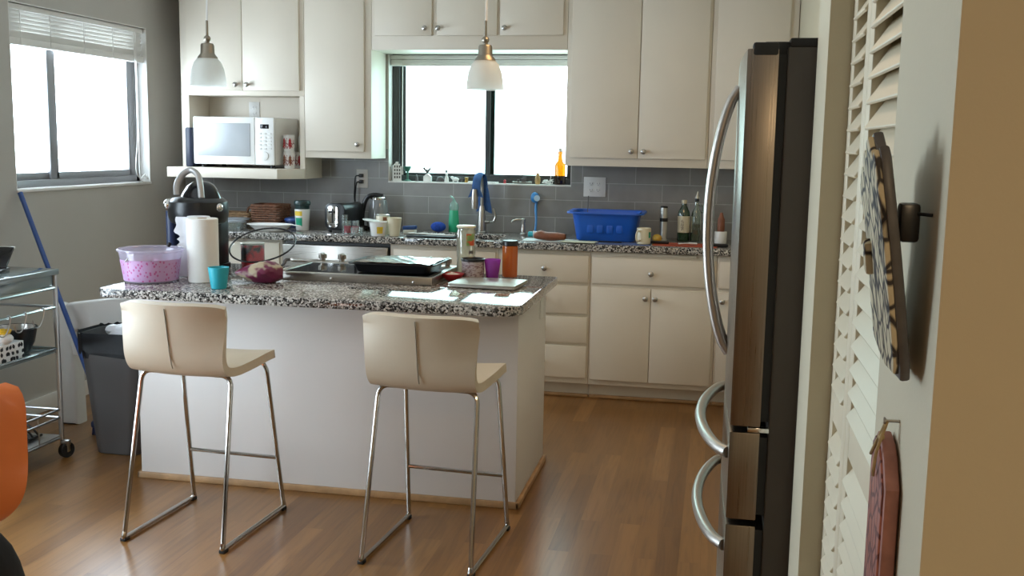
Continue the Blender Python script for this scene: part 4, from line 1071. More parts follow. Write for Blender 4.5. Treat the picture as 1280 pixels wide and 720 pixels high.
# things round the sink
kb = thing('knife', 'dark tray with pale utensils lying at the sink edge', 'tray', (-1.76, 6.34, ZC))
kb.name = 'utensil_tray'
b = MB(); b.prism(rrect(-.13, .13, -.06, .06, .02), 0, .010, bev=.003); b.build('tray_base', M['black'], kb)
for k, (x, y, a) in enumerate(((-.02, .01, .15), (.04, -.02, -.1))):
    q = MB(); q.box(-.085, .085, -.009, .009, .011, .017, .003, mat=Matrix.Translation((x, y, 0)) @ Matrix.Rotation(a, 4, 'Z')); q.ball((0, 0, 0), .02, 10, (1.3, .9, .25), mat=Matrix.Translation((x, y, .016)) @ Matrix.Rotation(a, 4, 'Z') @ Matrix.Translation((-.09, 0, 0))); q.build('utensil', M['palegrey'], kb)
kb.location = (-1.735, 6.275, ZC); kb.scale = (1.2, 1.05, 1.3)
sd = thing('soap_dispenser', 'small brushed steel soap pump beside the faucet', 'soap dispenser', (-1.232, 6.68, ZC))
b = MB(); b.lathe([(0, 0), (.021, 0), (.021, .006), (.014, .012), (.013, .045), (.010, .05), (.010, .07), (.014, .072), (.014, .10), (.008, .106), (0, .107)], seg=20); b.build('pump_body', M['nickel'], sd)
b = MB(); b.tube(smooth([(.0, 0, .095), (-.03, -.01, .098), (-.06, -.02, .092), (-.075, -.025, .075)]), .007, 8); b.build('nozzle', M['nickel'], sd)
M['skyblue'] = plain('sky_blue_plastic', (.05, .26, .60), .4, var=.1)
db = thing('dish_brush', 'blue dish brush leaning upright against the tiles', 'brush', (-1.165, 6.745, ZC))
b = MB(); b.tube(smooth([(0, -.02, .0), (.005, .0, .08), (-.004, .03, .16), (-.004, .045, .2), (0, .048, .225)]), [.009]*10+[.011]*15, 8, flat=.8); b.build('handle', M['skyblue'], db)
b = MB(); b.ball((-.012, .035, .238), .034, 16, (.85, .7, 1.05)); b.build('brush_head', M['skyblue'], db)
b = MB(); b.lathe([(0, 0), (.02, 0), (.02, .006), (0, .006)], seg=16, mat=Matrix.Translation((.006, .012, .235)) @ Matrix.Rotation(PI/2, 4, 'X')); b.build('brush_cap', plain('pale_blue_plastic', (.45, .60, .72), .4), db)
db.location = (-1.165, 6.755, ZC)
tbm = thing('tube', 'pale blue and white squeeze tube lying by the sink', 'tube', (-1.07, 6.48, ZC), math.radians(4))
b = MB(); b.grid(lambda u, v: (-.06+.16*u, .020*(1+.25*u)*math.cos(2*PI*v), .0225+.0215*(1-.85*u)*math.sin(2*PI*v)), 12, 20); b.build('tube_body', M['whitebag'], tbm)
b = MB(); b.lathe([(0, 0), (.017, 0), (.018, .028), (.012, .034), (0, .034)], seg=20, mat=Matrix.Translation((-.058, 0, .0225)) @ Matrix.Rotation(-PI/2, 4, 'Y')); b.build('cap', M['cyan'], tbm)
tbm.name = 'squeeze_tube'
pbm = MB(); pbm.prism(rrect(-.17, .16, -.085, .085, .008), 0, .006, bev=.001)
M['paleblue'] = plain('pale_board', (.60, .66, .66), .5, var=.05)
tag(pbm.build('cutting_board', M['paleblue'], loc=(-.985, 6.30, ZC)), 'thin pale cutting mat under the brown loaf by the sink', 'cutting board')
br = MB()
br.grid(lambda u, v: (-.095+.19*u, .036*(math.sin(PI*min(1, .12+.80*u))**.4)*math.cos(2*PI*v), .027+.026*(math.sin(PI*(.1+.8*u))**.35)*math.sin(2*PI*v)+(.012*math.exp(-((u-.18)/.12)**2) if math.sin(2*PI*v) > .2 else 0)), 26, 22)
tag(br.build('loaf', M['brown'], loc=(-.985, 6.245, ZC+.0065), rot=(0, 0, math.radians(-3))), 'brown loaf shaped item on the pale mat beside the blue tub', 'loaf')
ch = MB(); ch.prism(rrect(-.11, .10, -.05, .05, .004), 0, .004)
M['greenpaper'] = plain('pale_green_paper', (.62, .64, .50), .7, var=.05)
tag(ch.build('paper_sheet', M['greenpaper'], loc=(-.80, 6.225, ZC+.0065), rot=(0, 0, math.radians(-5))), 'pale green sheet on the counter in front of the blue tub', 'paper')
# blue tub
bt = thing('dish_tub', 'large blue plastic dish tub below the double outlet', 'tub', (-.665, 6.50, ZC))
b = MB()
bm_ = bmesh.new(); rings = []
for (w, d, z, r_) in ((.175, .115, .002, .04), (.18, .12, .008, .045), (.205, .145, .16, .05), (.212, .152, .178, .05), (.236, .172, .182, .055), (.238, .174, .178, .055), (.238, .174, .170, .055), (.234, .170, .170, .055)):
    rings.append([bm_.verts.new((x, y, z)) for x, y in rrect(-w, w, -d, d, r_, 6)])
for (w, d, z, r_) in ((.207, .147, .178, .05), (.175, .115, .01, .04)):
    pass
n = len(rings[0]); bm_.faces.new(rings[0][::-1])
for a, c in zip(rings, rings[1:]):
    for i in range(n): bm_.faces.new((a[i], a[(i+1) % n], c[(i+1) % n], c[i]))
inn = []
for (w, d, z, r_) in ((.209, .149, .180, .05), (.200, .140, .16, .05), (.174, .114, .010, .045)):
    inn.append([bm_.verts.new((x, y, z)) for x, y in rrect(-w, w, -d, d, r_, 6)])
for a, c in zip(inn, inn[1:]):
    for i in range(n): bm_.faces.new((a[i], c[i], c[(i+1) % n], a[(i+1) % n]))
bm_.faces.new(inn[-1])
bmesh.ops.recalc_face_normals(bm_, faces=bm_.faces)
b._merge(bm_)
for x in (-.09, -.03, .03, .09):
    b.box(x-.02, x+.02, -.136, -.10, .05, .105, .006, mat=Matrix.Rotation(math.radians(0), 4, 'X'))
b.build('tub_body', M['bluepl'], bt)
wr = MB(); wr.tube([(0, 0, .012), (.006, .004, .27)], .0028, 6); wr.ball((0, 0, .015), .006, 8)
tag(wr.build('skewer', M['slate'], loc=(-.80, 6.56, ZC)), 'thin metal skewer sticking up out of the blue tub', 'skewer')
mat_ = MB(); mat_.prism(rrect(-.155, .155, -.06, .06, .006), 0, .004)
M['bluepaper'] = plain('blue_mat', (.10, .15, .33), .6, var=.2, scale=30)
tag(mat_.build('place_mat', M['bluepaper'], loc=(-.53, 6.26, ZC)), 'blue patterned mat on the counter beneath the cream mug', 'mat')
for k, (x, y, a) in enumerate(((-.62, 6.285, .1),)):
    q = MB(); q.box(-.07, .07, -.007, .007, 0, .008, .002); tag(q.build('pen', M['black'], loc=(x, y, ZC+.0045), rot=(0, 0, -a)), 'black pen lying in front of the blue tub', 'pen')
mg = thing('mug', 'cream mug with a small green motif on the back counter', 'mug', (-.418, 6.255, ZC+.0045))
b = MB(); b.lathe([(0, .001), (.038, .001), (.041, .005), (.0425, .095), (.041, .098), (.039, .095), (.037, .008), (0, .008)], seg=32); b.build('mug_body', M['ivory'], mg)
b = MB(); b.tube(smooth([(-.020, -.036, .078), (-.034, -.060, .080), (-.040, -.068, .05), (-.034, -.058, .022), (-.020, -.037, .024)]), .0055, 8); b.build('handle', M['ivory'], mg)
q = MB(); q.grid(lambda u, v: (.0426*math.cos(-.75+.5*u), .0426*math.sin(-.75+.5*u), .04+.035*v), 5, 3); q.build('motif', M['greenlab'], mg)
le = MB(); le.ball((0, 0, .026), .026, 16, (1.15, 1, 1))
tag(le.build('lemon', plain('lemon_skin', (.62, .40, .06), .45, var=.15, scale=30), loc=(-.348, 6.44, ZC)), 'small yellow lemon beside the cream mug', 'lemon')
rm = MB(); rm.prism(rrect(-.19, .19, -.10, .10, .01), 0, .004)
M['redmat'] = plain('red_mat', (.46, .08, .035), .6, var=.15, scale=20)
tag(rm.build('place_mat', M['redmat'], loc=(-.17, 6.32, ZC), rot=(0, 0, math.radians(-3))), 'orange red mat in front of the pepper mill and oil bottles', 'mat')
gr = thing('pepper_mill', 'slim steel pepper mill with black band behind the lemon', 'pepper mill', (-.315, 6.52, ZC))
b = MB(); b.lathe([(0, 0), (.025, 0), (.025, .012), (.0215, .016), (.0215, .125), (0, .125)], seg=24); b.build('mill_body', M['silver'], gr)
b = MB(); b.lathe([(.0245, .125), (.0255, .127), (.0255, .145), (.0245, .147), (0, .147)], seg=24); b.build('grip_band', M['black'], gr)
b = MB(); b.lathe([(.0215, .147), (.0215, .21), (.02, .212)], seg=24); b.build('mill_top', M['silver'], gr)
b = MB(); b.lathe([(.022, .21), (.022, .218), (.015, .221), (0, .221)], seg=24); b.build('cap', M['black'], gr)
q = MB(); q.prism(rrect(-.055, .055, -.02, .02, .008), 0, .016, bev=.004); tag(q.build('knife_sharpener', M['black'], loc=(-.325, 6.33, ZC+.0045), rot=(0, 0, -.05)), 'small black gadget lying on the red mat beside the lemon', 'gadget')
gb = thing('bottle', 'dark green bottle with cream label and pale cap', 'bottle', (-.195, 6.60, ZC))
b = MB(); b.lathe([(0, .001), (.036, .001), (.038, .006), (.038, .16), (.034, .185), (.017, .22), (.014, .228), (.014, .238)], seg=32); b.build('bottle_body', M['greenglass'], gb)
b = MB(); b.lathe([(.0385, .055), (.0386, .06), (.0386, .155), (.0385, .158)], seg=32); b.build('label', M['ivory'], gb)
def gl2(u, v):
    a = -PI/2-.4+.45*u; return (.0389*math.cos(a), .0389*math.sin(a), .07+.065*v)
mm, nt, bb, f = patterned('tiny_print', (.62, .56, .42), (.08, .06, .05), 160, 'noise', .48, .5, (1, 1, 1.5)); M['tinyprint'] = mm
q = MB(); q.grid(gl2, 6, 2); q.build('label_print', M['tinyprint'], gb)
b = MB(); b.lathe([(.016, .236), (.0165, .256), (.014, .258), (0, .258)], seg=20); b.build('cap', M['ivory'], gb)
oi = thing('oil_bottle', 'clear glass oil cruet with pour spout beside the green bottle', 'bottle', (-.118, 6.60, ZC)); oi.scale = (1, 1, 1.06)
M['cruet'] = glassy('cruet_glass', (.70, .80, .72), .3, .15, (.35, .45, .40)); M['oil'] = glassy('olive_oil', (.42, .34, .06), .1, .6, (.14, .12, .02), trans=.4)
b = MB(); b.lathe([(0, .001), (.034, .001), (.036, .006), (.034, .14), (.028, .175), (.013, .205), (.012, .235), (.015, .238)], seg=28); b.build('bottle_body', M['cruet'], oi)
b = MB(); b.lathe([(0, .006), (.032, .006), (.0315, .10), (0, .10)], seg=24); b.build('oil', M['oil'], oi)
b = MB(); b.tube(smooth([(.012, 0, .215), (.035, 0, .21), (.038, 0, .18), (.03, 0, .17)]), .0045, 8); b.build('handle', M['cruet'], oi)
b = MB(); b.lathe([(.013, .236), (.013, .252), (.008, .256)], seg=16); b.build('stopper', M['black'], oi)
b = MB(); b.lathe([(.016, .254), (.013, .264), (.006, .278), (.003, .295), (0, .296)], seg=16, mat=Matrix.Translation((-.012, 0, 0)) @ Matrix.Rotation(.05, 4, 'Y')); b.build('pour_spout', M['silver'], oi)
q = MB(); q.tube(smooth([(-.075, -.02, .012), (-.02, 0, .014), (.03, .015, .012)]), [.010]*3+[.008]*4+[.013]*3+[.016]*3, 8, flat=.4)
tag(q.build('spatula', M['whitecer'], loc=(-.135, 6.255, ZC+.0045)), 'white spatula lying on the orange red mat', 'utensil')
q = thing('canister', 'small white canister with brown top seen between the fridge handle and door', 'canister', (.035, 6.52, ZC))
b = MB(); b.lathe([(0, .001), (.036, .001), (.038, .006), (.038, .072), (.036, .075), (0, .075)], seg=24); b.build('canister_body', M['whitecer'], q)
b = MB(); b.lathe([(.022, .075), (.022, .15), (.014, .165), (.008, .19), (0, .19)], seg=20); b.build('grinder_top', M['brown'], q)
q = MB(); q.prism(rrect(-.05, .05, -.02, .02, .008), 0, .02, bev=.004); tag(q.build('small_gadget', M['black'], loc=(.03, 6.28, ZC)), 'small black item on the counter behind the fridge handle', 'gadget')

# ------------------------------------------------------------------ window sill things
ZS = WZ0+.0025; YS = 6.855
hs = thing('toy_house', 'tall white ceramic canal house with many windows on the sill', 'figurine', (-2.150, YS, ZS), math.radians(28))
b = MB(); b.prism([(-.03, 0), (.03, 0), (.03, .10), (.02, .10), (.02, .115), (.010, .115), (.010, .13), (-.010, .13), (-.010, .115), (-.02, .115), (-.02, .10), (-.03, .10)], -.022, -.012, mat=XZ, bev=.001)
b.box(-.03, .03, -.013, .03, 0, .095); b.prism([(-.03, .095), (.03, .095), (0, .125)], -.013, .03, mat=XZ); b.build('house_body', M['whitecer'], hs)
k = 0
for r_ in range(4):
    for c_ in range(3):
        q = MB(); q.box(-.021+c_*.0165, -.012+c_*.0165, -.0232, -.0215, .018+r_*.024, .033+r_*.024); q.build('house_window', M['slate'], hs)
fn = thing('candle_holder', 'green goblet shaped candle holder beside the ceramic canal house', 'candle holder', (-2.075, YS+.01, ZS))
b = MB(); b.lathe([(0, 0), (.026, 0), (.026, .004), (.01, .01), (.007, .02), (.007, .06), (.012, .066), (.026, .09), (.027, .1), (.024, .1), (.006, .07), (0, .07)], seg=24); b.build('goblet', plain('green_ceramic', (.04, .16, .11), .35, var=.15, scale=30), fn)
tf = MB(); tf.lathe([(0, 0), (.014, 0), (.008, .015), (.011, .016), (.006, .03), (.008, .031), (0, .05)], seg=16)
tag(tf.build('tree_figurine', M['slate'], loc=(-2.01, YS+.01, ZS)), 'tiny dark tree figurine between the goblet and rooster house', 'figurine')
rh = thing('rooster_figurine', 'tiny white house topped by a dark rooster on the sill', 'figurine', (-1.93, YS, ZS))
b = MB(); b.prism([(-.026, 0), (.026, 0), (.026, .035), (0, .055), (-.026, .035)], -.018, .018, mat=XZ, bev=.001); b.build('house_body', M['whitecer'], rh)
b = MB(); b.prism([(-.006, .055), (.004, .055), (.01, .068), (.022, .082), (.024, .10), (.018, .104), (.014, .09), (.0, .080), (-.016, .085), (-.022, .098), (-.034, .092), (-.030, .082), (-.018, .07)], -.003, .003, mat=XZ, bev=.001); b.build('rooster', M['slate'], rh)
fg = thing('nativity_figurine', 'small pair of dark and white figures on the sill', 'figurine', (-1.815, YS, ZS))
b = MB(); b.lathe([(0, 0), (.016, 0), (.013, .03), (.007, .042), (.009, .05), (.006, .058), (0, .06)], seg=16, c=(.018, 0, 0)); b.build('white_figure', M['whitecer'], fg)
b = MB(); b.lathe([(0, .06), (.006, .062), (.008, .075), (0, .088)], seg=12, c=(.016, 0, 0)); b.build('figure_top', M['slate'], fg)
b = MB(); b.lathe([(0, 0), (.03, 0), (.03, .012), (.02, .03), (.008, .036), (0, .038)], seg=16, c=(-.025, 0, 0), sy=.6); b.build('dark_figure', M['slate'], fg)
cw = thing('cow_figurine', 'small white animal figurine left of the faucet cloth', 'figurine', (-1.735, YS, ZS))
b = MB(); b.ball((0, 0, .02), .017, 12, (1.5, .8, .8)); b.ball((-.024, 0, .031), .010, 10, (1.1, .9, 1))
for x in (-.015, .015):
    for y in (-.007, .007): b.lathe([(0, 0), (.004, 0), (.004, .012)], c=(x, y, 0), seg=8)
b.build('animal_body', M['whitecer'], cw)
hf = MB(); hf.prism([(-.014, .022), (-.008, .030), (0, .026), (.008, .030), (.014, .022), (0, .001)], -.005, .005, mat=XZ, bev=.001)
tag(hf.build('heart_figurine', M['slate'], loc=(-1.695, YS, ZS)), 'tiny dark heart ornament next to the white animal figurine', 'figurine')
gd = MB(); gd.lathe([(0, 0), (.014, 0), (.010, .02), (.014, .034), (0, .036)], seg=14)
tag(gd.build('brass_figurine', plain('brass', (.38, .24, .06), .4, .6), loc=(-1.66, YS+.005, ZS)), 'tiny brass ornament right beside the dark heart ornament', 'figurine')
pp = MB(); pp.prism([(-.10, -.02), (.09, -.025), (.105, .015), (-.09, .025)], 0, .010, bev=.002)
tag(pp.build('folded_paper', M['whitecer'], loc=(-1.545, YS, ZS)), 'folded white paper on the sill behind the faucet', 'paper')
rr_ = MB(); rr_.lathe([(0, 0), (.012, 0), (.006, .010), (.010, .018), (.004, .026), (0, .027)], seg=12)
tag(rr_.build('red_figurine', M['red'], loc=(-1.395, YS, ZS)), 'tiny red ornament on the sill right of the window divider', 'figurine')
bo = thing('boat_figurine', 'small grey metal boat model on the sill', 'figurine', (-1.275, YS-.005, ZS))
b = MB(); b.grid(lambda u, v: (-.065+.13*u, (v-.5)*.04*math.sin(PI*(.04+.92*u)), .003+.010*abs(2*v-1)*(1)+.004*(2*u-1)**2), 18, 8, thick=.002); b.build('hull', M['nickel'], bo)
b = MB(); b.box(-.006, .026, -.007, .007, .008, .038, .002); b.box(-.036, -.020, -.005, .005, .008, .028, .002); b.tube([(.004, 0, .036), (.002, 0, .066)], .0025, 6); b.box(.008, .028, -.004, .004, .036, .048, .002); b.build('deckhouse', M['slate'], bo)
wdg = MB(); wdg.lathe([(0, 0), (.015, 0), (.019, .02), (.017, .045), (.012, .055), (.012, .066), (.007, .074), (0, .076)], seg=18)
tag(wdg.build('wooden_figurine', plain('honey_wood', (.42, .27, .10), .5, var=.2, scale=30), loc=(-1.172, YS, ZS)), 'small turned wooden figure beside the amber bottle', 'figurine')
stx = MB(); random.seed(3)
for k in range(5):
    pts = [(random.uniform(-.04, .04), random.uniform(-.015, .015), .003+random.uniform(0, .03)) for _ in range(5)]
    stx.tube(smooth(pts, 5), .0024, 6)
stx.tube(smooth([(.01, 0, .02), (.02, 0, .05), (.012, 0, .062)]), .002, 6)
tag(stx.build('string_bundle', M['whitecer'], loc=(-1.102, YS-.01, ZS+.0005)), 'tangle of white string at the foot of the amber bottle', 'string')
am = thing('amber_bottle', 'amber glass swing-top bottle on the window sill', 'bottle', (-1.024, YS, ZS))
b = MB(); b.lathe([(.0, .002), (.034, .002), (.036, .006), (.036, .057)], seg=32); b.build('dark_lower_part', M['ambershade'], am)
b = MB(); b.lathe([(.036, .057), (.036, .125), (.033, .137), (.018, .155), (.015, .17), (.0125, .215), (.013, .225)], seg=32); b.build('bottle_body', M['amber'], am)
b = MB(); b.lathe([(.014, .218), (.0145, .224), (.011, .238), (.0, .242)], seg=18); b.tube([(-.013, 0, .20), (-.015, 0, .22), (-.006, 0, .243), (.006, 0, .243), (.015, 0, .22), (.013, 0, .20)], .0016, 6); b.build('swing_top', M['nickel'], am)

# ------------------------------------------------------------------ left side: cart, broom, bin
ca = thing('utility_cart', 'chrome and glass kitchen cart on casters by the grey wall', 'cart', (-3.27, 4.0, 0))
AX0, AX1, AY0, AY1 = -3.47, -3.075, 3.55, 4.40
M['cartglass'] = glassy('cart_glass', (.62, .74, .74), .45, .55, (.34, .42, .43), rough=.08)
M['cartsteel'] = plain('cart_steel', (.52, .52, .51), .28, 1.0, var=.04)
for x in (AX0, AX1):
    for y in (AY0, AY1):
        q = MB(); q.tube([(x, y, .09), (x, y, .895)], .0115, 10); q.build('post', M['cartsteel'], ca, world=True)
        q = MB(); q.lathe([(0, -.014), (.034, -.014), (.038, -.010), (.038, .010), (.034, .014), (0, .014)], seg=24, mat=Matrix.Translation((x+.02, y+.005, .038)) @ Matrix.Rotation(PI/2, 4, 'Y') @ Matrix.Rotation(.4, 4, 'X')); ww = q.build('caster', M['rubber'], ca, world=True)
        q = MB(); q.box(x-.003, x+.043, y-.012, y+.012, .062, .09, .005); q.box(x+.034, x+.038, y-.012, y+.012, .03, .07, .002); q.build('caster_fork', M['cartsteel'], ww, world=True)
q = MB(); q.box(AX0-.015, AX1+.015, AY0-.015, AY1+.015, .897, .925, .004); q.build('table_top', M['cartsteel'] if False else M['cartglass'], ca, world=True)
q = MB(); q.box(AX0+.01, AX1-.005, AY0+.01, AY1-.01, .845, .895, .004); q.build('drawer_tray', M['cartglass'], ca, world=True)
for z in (.835, .742):
    q = MB()
    for y in (AY0, AY1): q.tube([(AX0, y, z), (AX1, y, z)], .007, 8)
    for x in (AX0, AX1): q.tube([(x, AY0, z), (x, AY1, z)], .007 if z > .8 else .006, 8)
    q.build('rail', M['cartsteel'], ca, world=True)
q = MB()
for z in (.20, .10, .24):
    for y in (AY0, AY1): q.tube([(AX0, y, z), (AX1, y, z)], .006, 8)
    for x in (AX0, AX1): q.tube([(x, AY0, z), (x, AY1, z)], .006, 8)
for y in [AY0+.17*k for k in range(1, 5)]:
    for x in (AX0, AX1): q.tube([(x, y, .10), (x, y, .24)], .003, 6)
q.build('lower_basket', M['cartsteel'], ca, world=True)
for z in (.522, .10):
    q = MB(); q.box(AX0, AX1, AY0, AY1, z, z+.012, .002)
    if z > .3:
        q.tube([(AX1, AY0, z+.018), (AX1, AY1, z+.018)], .006, 8); q.tube([(AX0, AY1, z+.018), (AX1, AY1, z+.018)], .006, 8)
    q.build('shelf', M['cartglass'] if z > .3 else M['cartsteel'], ca, world=True)
for y in (4.30, 4.17, 4.06):
    h = MB(); x = AX1
    h.tube(smooth([(x-.008, y, .747), (x, y, .752), (x+.009, y, .742), (x+.006, y-.01, .70), (x+.004, y-.035, .668), (x+.006, y-.07, .672), (x+.008, y-.085, .705)]), .003, 6)
    tag(h.build('s_hook', M['cartsteel'], loc=(x, y, .742), world=True), {4.30: 'steel hook on the cart rail closest to the corner post', 4.17: 'middle steel hook hanging from the cart rail', 4.06: 'steel hook on the cart rail beside the yellow flower'}[y], 'hook', 'hooks on the cart rail')
# things on the cart
q = thing('tablet', 'black tablet in a stand on top of the glass cart', 'tablet', (-3.325, 4.19, .9255), math.radians(20))
b = MB(); b.box(-.12, .12, -.08, .08, 0, .012, .003); b.build('base', M['black'], q)
b = MB(); b.box(-.12, .12, -.006, .006, 0, .16, .004, mat=Matrix.Translation((0, .02, .012)) @ Matrix.Rotation(math.radians(-58), 4, 'X')); b.build('screen', M['blackgloss'], q)
b = MB(); b.box(-.124, .124, -.003, .003, .15, .165, .002, mat=Matrix.Translation((0, .02, .012)) @ Matrix.Rotation(math.radians(-58), 4, 'X')); b.build('edge_trim', M['silver'], q)
tx = thing('tissue_box', 'white tissue box with black leaf print on the cart shelf', 'tissue box', (-3.155, 4.07, .5345))
mm, nt, bb, f = patterned('leaf_print', (.66, .65, .60), (.05, .05, .05), 62, 'voronoi', .30, .6, (1, 1, .6)); M['leafprint'] = mm
b = MB(); b.box(-.06, .06, -.11, .11, 0, .085, .002); b.build('carton', M['whitecer'], tx)
b = MB()
random.seed(5)
def leaf(m, M4, s):
    P = [(0, 0), (.35*s, .3*s), (.4*s, .6*s), (0, 1.1*s), (-.4*s, .6*s), (-.35*s, .3*s)]
    m.prism(P, -.0006, .0006, mat=M4)
for i in range(8):
    for j in range(3):
        y = -.098+.028*i+random.uniform(-.004, .004); z = .006+.026*j
        leaf(b, Matrix.Translation((.0605, y, z)) @ YZ @ Matrix.Rotation(random.uniform(-.9, .9), 4, 'Z'), .021)
for i in range(5):
    for j in range(4):
        x = -.05+.024*i; z = .008+.020*j
        leaf(b, Matrix.Translation((x, -.1105, z)) @ XZ @ Matrix.Rotation(random.uniform(-.9, .9), 4, 'Z'), .0155)
        leaf(b, Matrix.Translation((x, .1105, z)) @ XZ @ Matrix.Rotation(random.uniform(-.9, .9), 4, 'Z'), .0155)
b.build('leaf_print', M['black'], tx)
b = MB(); b.prism([(.03*math.cos(a), .07*math.sin(a)) for a in [2*PI*k/20 for k in range(20)]], .0852, .0858); b.build('opening', M['black'], tx)
pn = thing('frying_pan', 'stacked black bowl behind the tissue box on the cart shelf', 'bowl', (-3.22, 4.29, .5345))
pn.name = 'mixing_bowl'
b = MB(); b.lathe([(0, .002), (.06, .002), (.085, .05), (.098, .115), (.102, .118), (.10, .122), (.094, .118), (.08, .05), (0, .012)], seg=36); b.build('bowl_body', M['black'], pn)
b = MB(); b.lathe([(.088, .118), (.09, .121), (.085, .121), (.075, .06), (0, .03)], seg=36); b.build('inner_bowl', M['nickel'], pn)
fw = thing('yellow_flower', 'yellow blossom with white petals hanging by the cart rail', 'flower', (-3.13, 4.10, .66))
M['yellow'] = plain('yellow_petal', (.80, .50, .02), .5, var=.1)
b = MB()
for k in range(9): b.ball((.014*math.cos(k*.7), .018*math.sin(k*.7), .055+.004*math.sin(k*2)), .014, 10, (1, 1.2, .7))
b.build('blossom', M['yellow'], fw)
b = MB(); b.ball((0, 0, .022), .034, 14, (1, 1.3, .75)); b.build('white_part', M['whitecer'], fw)
fw.location = (-3.112, 4.075, .6205)
mg_ = thing('wire_rack', 'black wire rack lying on the bottom shelf of the cart', 'rack', (-3.25, 4.2, .1125))
b = MB()
for k in range(7): b.tube(smooth([(-.11, -.12+.04*k, .01), (-.03, -.12+.04*k, .05+.02*math.sin(k)), (.05, -.12+.04*k, .06), (.11, -.12+.04*k, .012)]), .005, 6)
b.tube([(-.11, -.14, .01), (-.11, .14, .01)], .006, 6); b.tube([(.11, -.14, .012), (.11, .14, .012)], .006, 6); b.tube([(0, -.14, .066), (0, .14, .066)], .005, 6)
b.build('rack_wires', M['black'], mg_)
b = MB(); b.box(-.10, .10, -.13, .13, 0, .012, .003); b.build('folded_tray', M['slate'], mg_)
# broom
bm1 = thing('broom', 'broom with a blue handle leaning against the grey wall', 'broom', (-3.06, 4.68, 0))
T0 = Vector((-3.672, 4.99, 1.245)); B0 = Vector((-3.085, 4.80, .055))
b = MB(); b.tube([T0, B0], .0125, 10); b.tube([T0+(T0-B0).normalized()*.0, T0+(B0-T0).normalized()*.05], .0135, 10); b.build('handle', M['bluehandle'], bm1, world=True)
b = MB(); b.box(-3.17, -3.02, 4.775, 4.835, .035, .075, .014, 3); b.build('broom_head', M['darkblue'], bm1, world=True)
b = MB()
for i in range(9):
    for j in range(3): b.tube([(-3.155+.015*i, 4.785+.02*j, .04), (-3.158+.0155*i, 4.782+.022*j, .0)], .006, 5)
b.build('bristles', M['darkblue'], bm1, world=True)
# bin
tcn = thing('trash_can', 'dark grey trash can with black liner beside the island', 'trash can', (-2.85, 4.60, 0))
b = MB()
bm_ = bmesh.new(); rings = []
for (w, d, z, r_) in ((.115, .10, .0, .05), (.12, .105, .006, .055), (.175, .145, .59, .07), (.18, .15, .60, .07), (.173, .143, .60, .07), (.116, .1, .012, .05)):
    rings.append([bm_.verts.new((x, y, z)) for x, y in rrect(-w, w, -d, d, r_, 6)])
n = len(rings[0]); bm_.faces.new(rings[0][::-1]); bm_.faces.new(rings[-1])
for a, c in zip(rings, rings[1:]):
    for i in range(n): bm_.faces.new((a[i], a[(i+1) % n], c[(i+1) % n], c[i]))
bmesh.ops.recalc_face_normals(bm_, faces=bm_.faces); b._merge(bm_)
b.build('bin_body', M['trash'], tcn)
b = MB()
per = rrect(-.183, .183, -.152, .152, .07, 10); random.seed(11)
nn = len(per)
def liner(u, v):
    k = int(round(v*nn)) % nn; x, y = per[k]
    w = math.sin(k*1.7)*.004+math.sin(k*.6+1)*.003
    if u < .5: s_ = u/.5; z = .515+.01*math.sin(k*.9)+(.612-.515)*s_; sc_ = .985+.02*s_+w*2
    else: s_ = (u-.5)/.5; z = .612-.13*s_; sc_ = 1.0-.10*s_+w*2
    return (x*sc_, y*sc_, z+w)
b.grid(liner, 10, nn); b.build('bin_liner', M['bag'], tcn)
b = MB(); b.ball((.05, -.02, .585), .105, 18, (1, .9, .62)); 
for k in range(5): b.ball((-.02+.03*k, -.05+.02*math.sin(k*2), .615), .035, 10, (1.2, 1, .8))
b.build('rubbish', M['whitebag'], tcn)
# pale folded plastic stand
fs = thing('folding_stand', 'pale grey plastic folding stand between the cart and trash can', 'stand', (-3.3, 4.98, 0))
b = MB(); b.prism([(-.16, 0), (-.045, 0), (-.055, .40), (-.07, .56), (-.10, .645), (-.15, .66), (-.175, .64), (-.178, .58), (-.165, .42)], -.05, .05, mat=XZ, bev=.018, seg=3); b.build('leg', M['palegrey'], fs)
b = MB(); b.prism([(-.12, .50), (.30, .575), (.32, .60), (.34, .70), (.33, .712), (.28, .715), (-.10, .66), (-.14, .62)], -.03, .06, mat=XZ, bev=.014, seg=3); b.build('top_panel', M['palegrey'], fs)
b = MB(); b.prism([(.24, 0), (.33, 0), (.335, .6), (.27, .6)], -.04, .05, mat=XZ, bev=.015, seg=3); b.build('leg', M['palegrey'], fs)
b = MB(); b.prism(rrect(-.158, -.05, -.045, .045, .02), 0, .018, bev=.004); b.prism(rrect(.245, .325, -.035, .045, .02), 0, .018, bev=.004); b.build('foot', M['rubber'], fs)
b = MB(); b.prism([(-.07, .53), (-.045, .54), (-.0, .42), (-.005, .385), (-.04, .39)], -.075, -.045, mat=XZ, bev=.008); b.build('clip', M['whitecer'], fs)

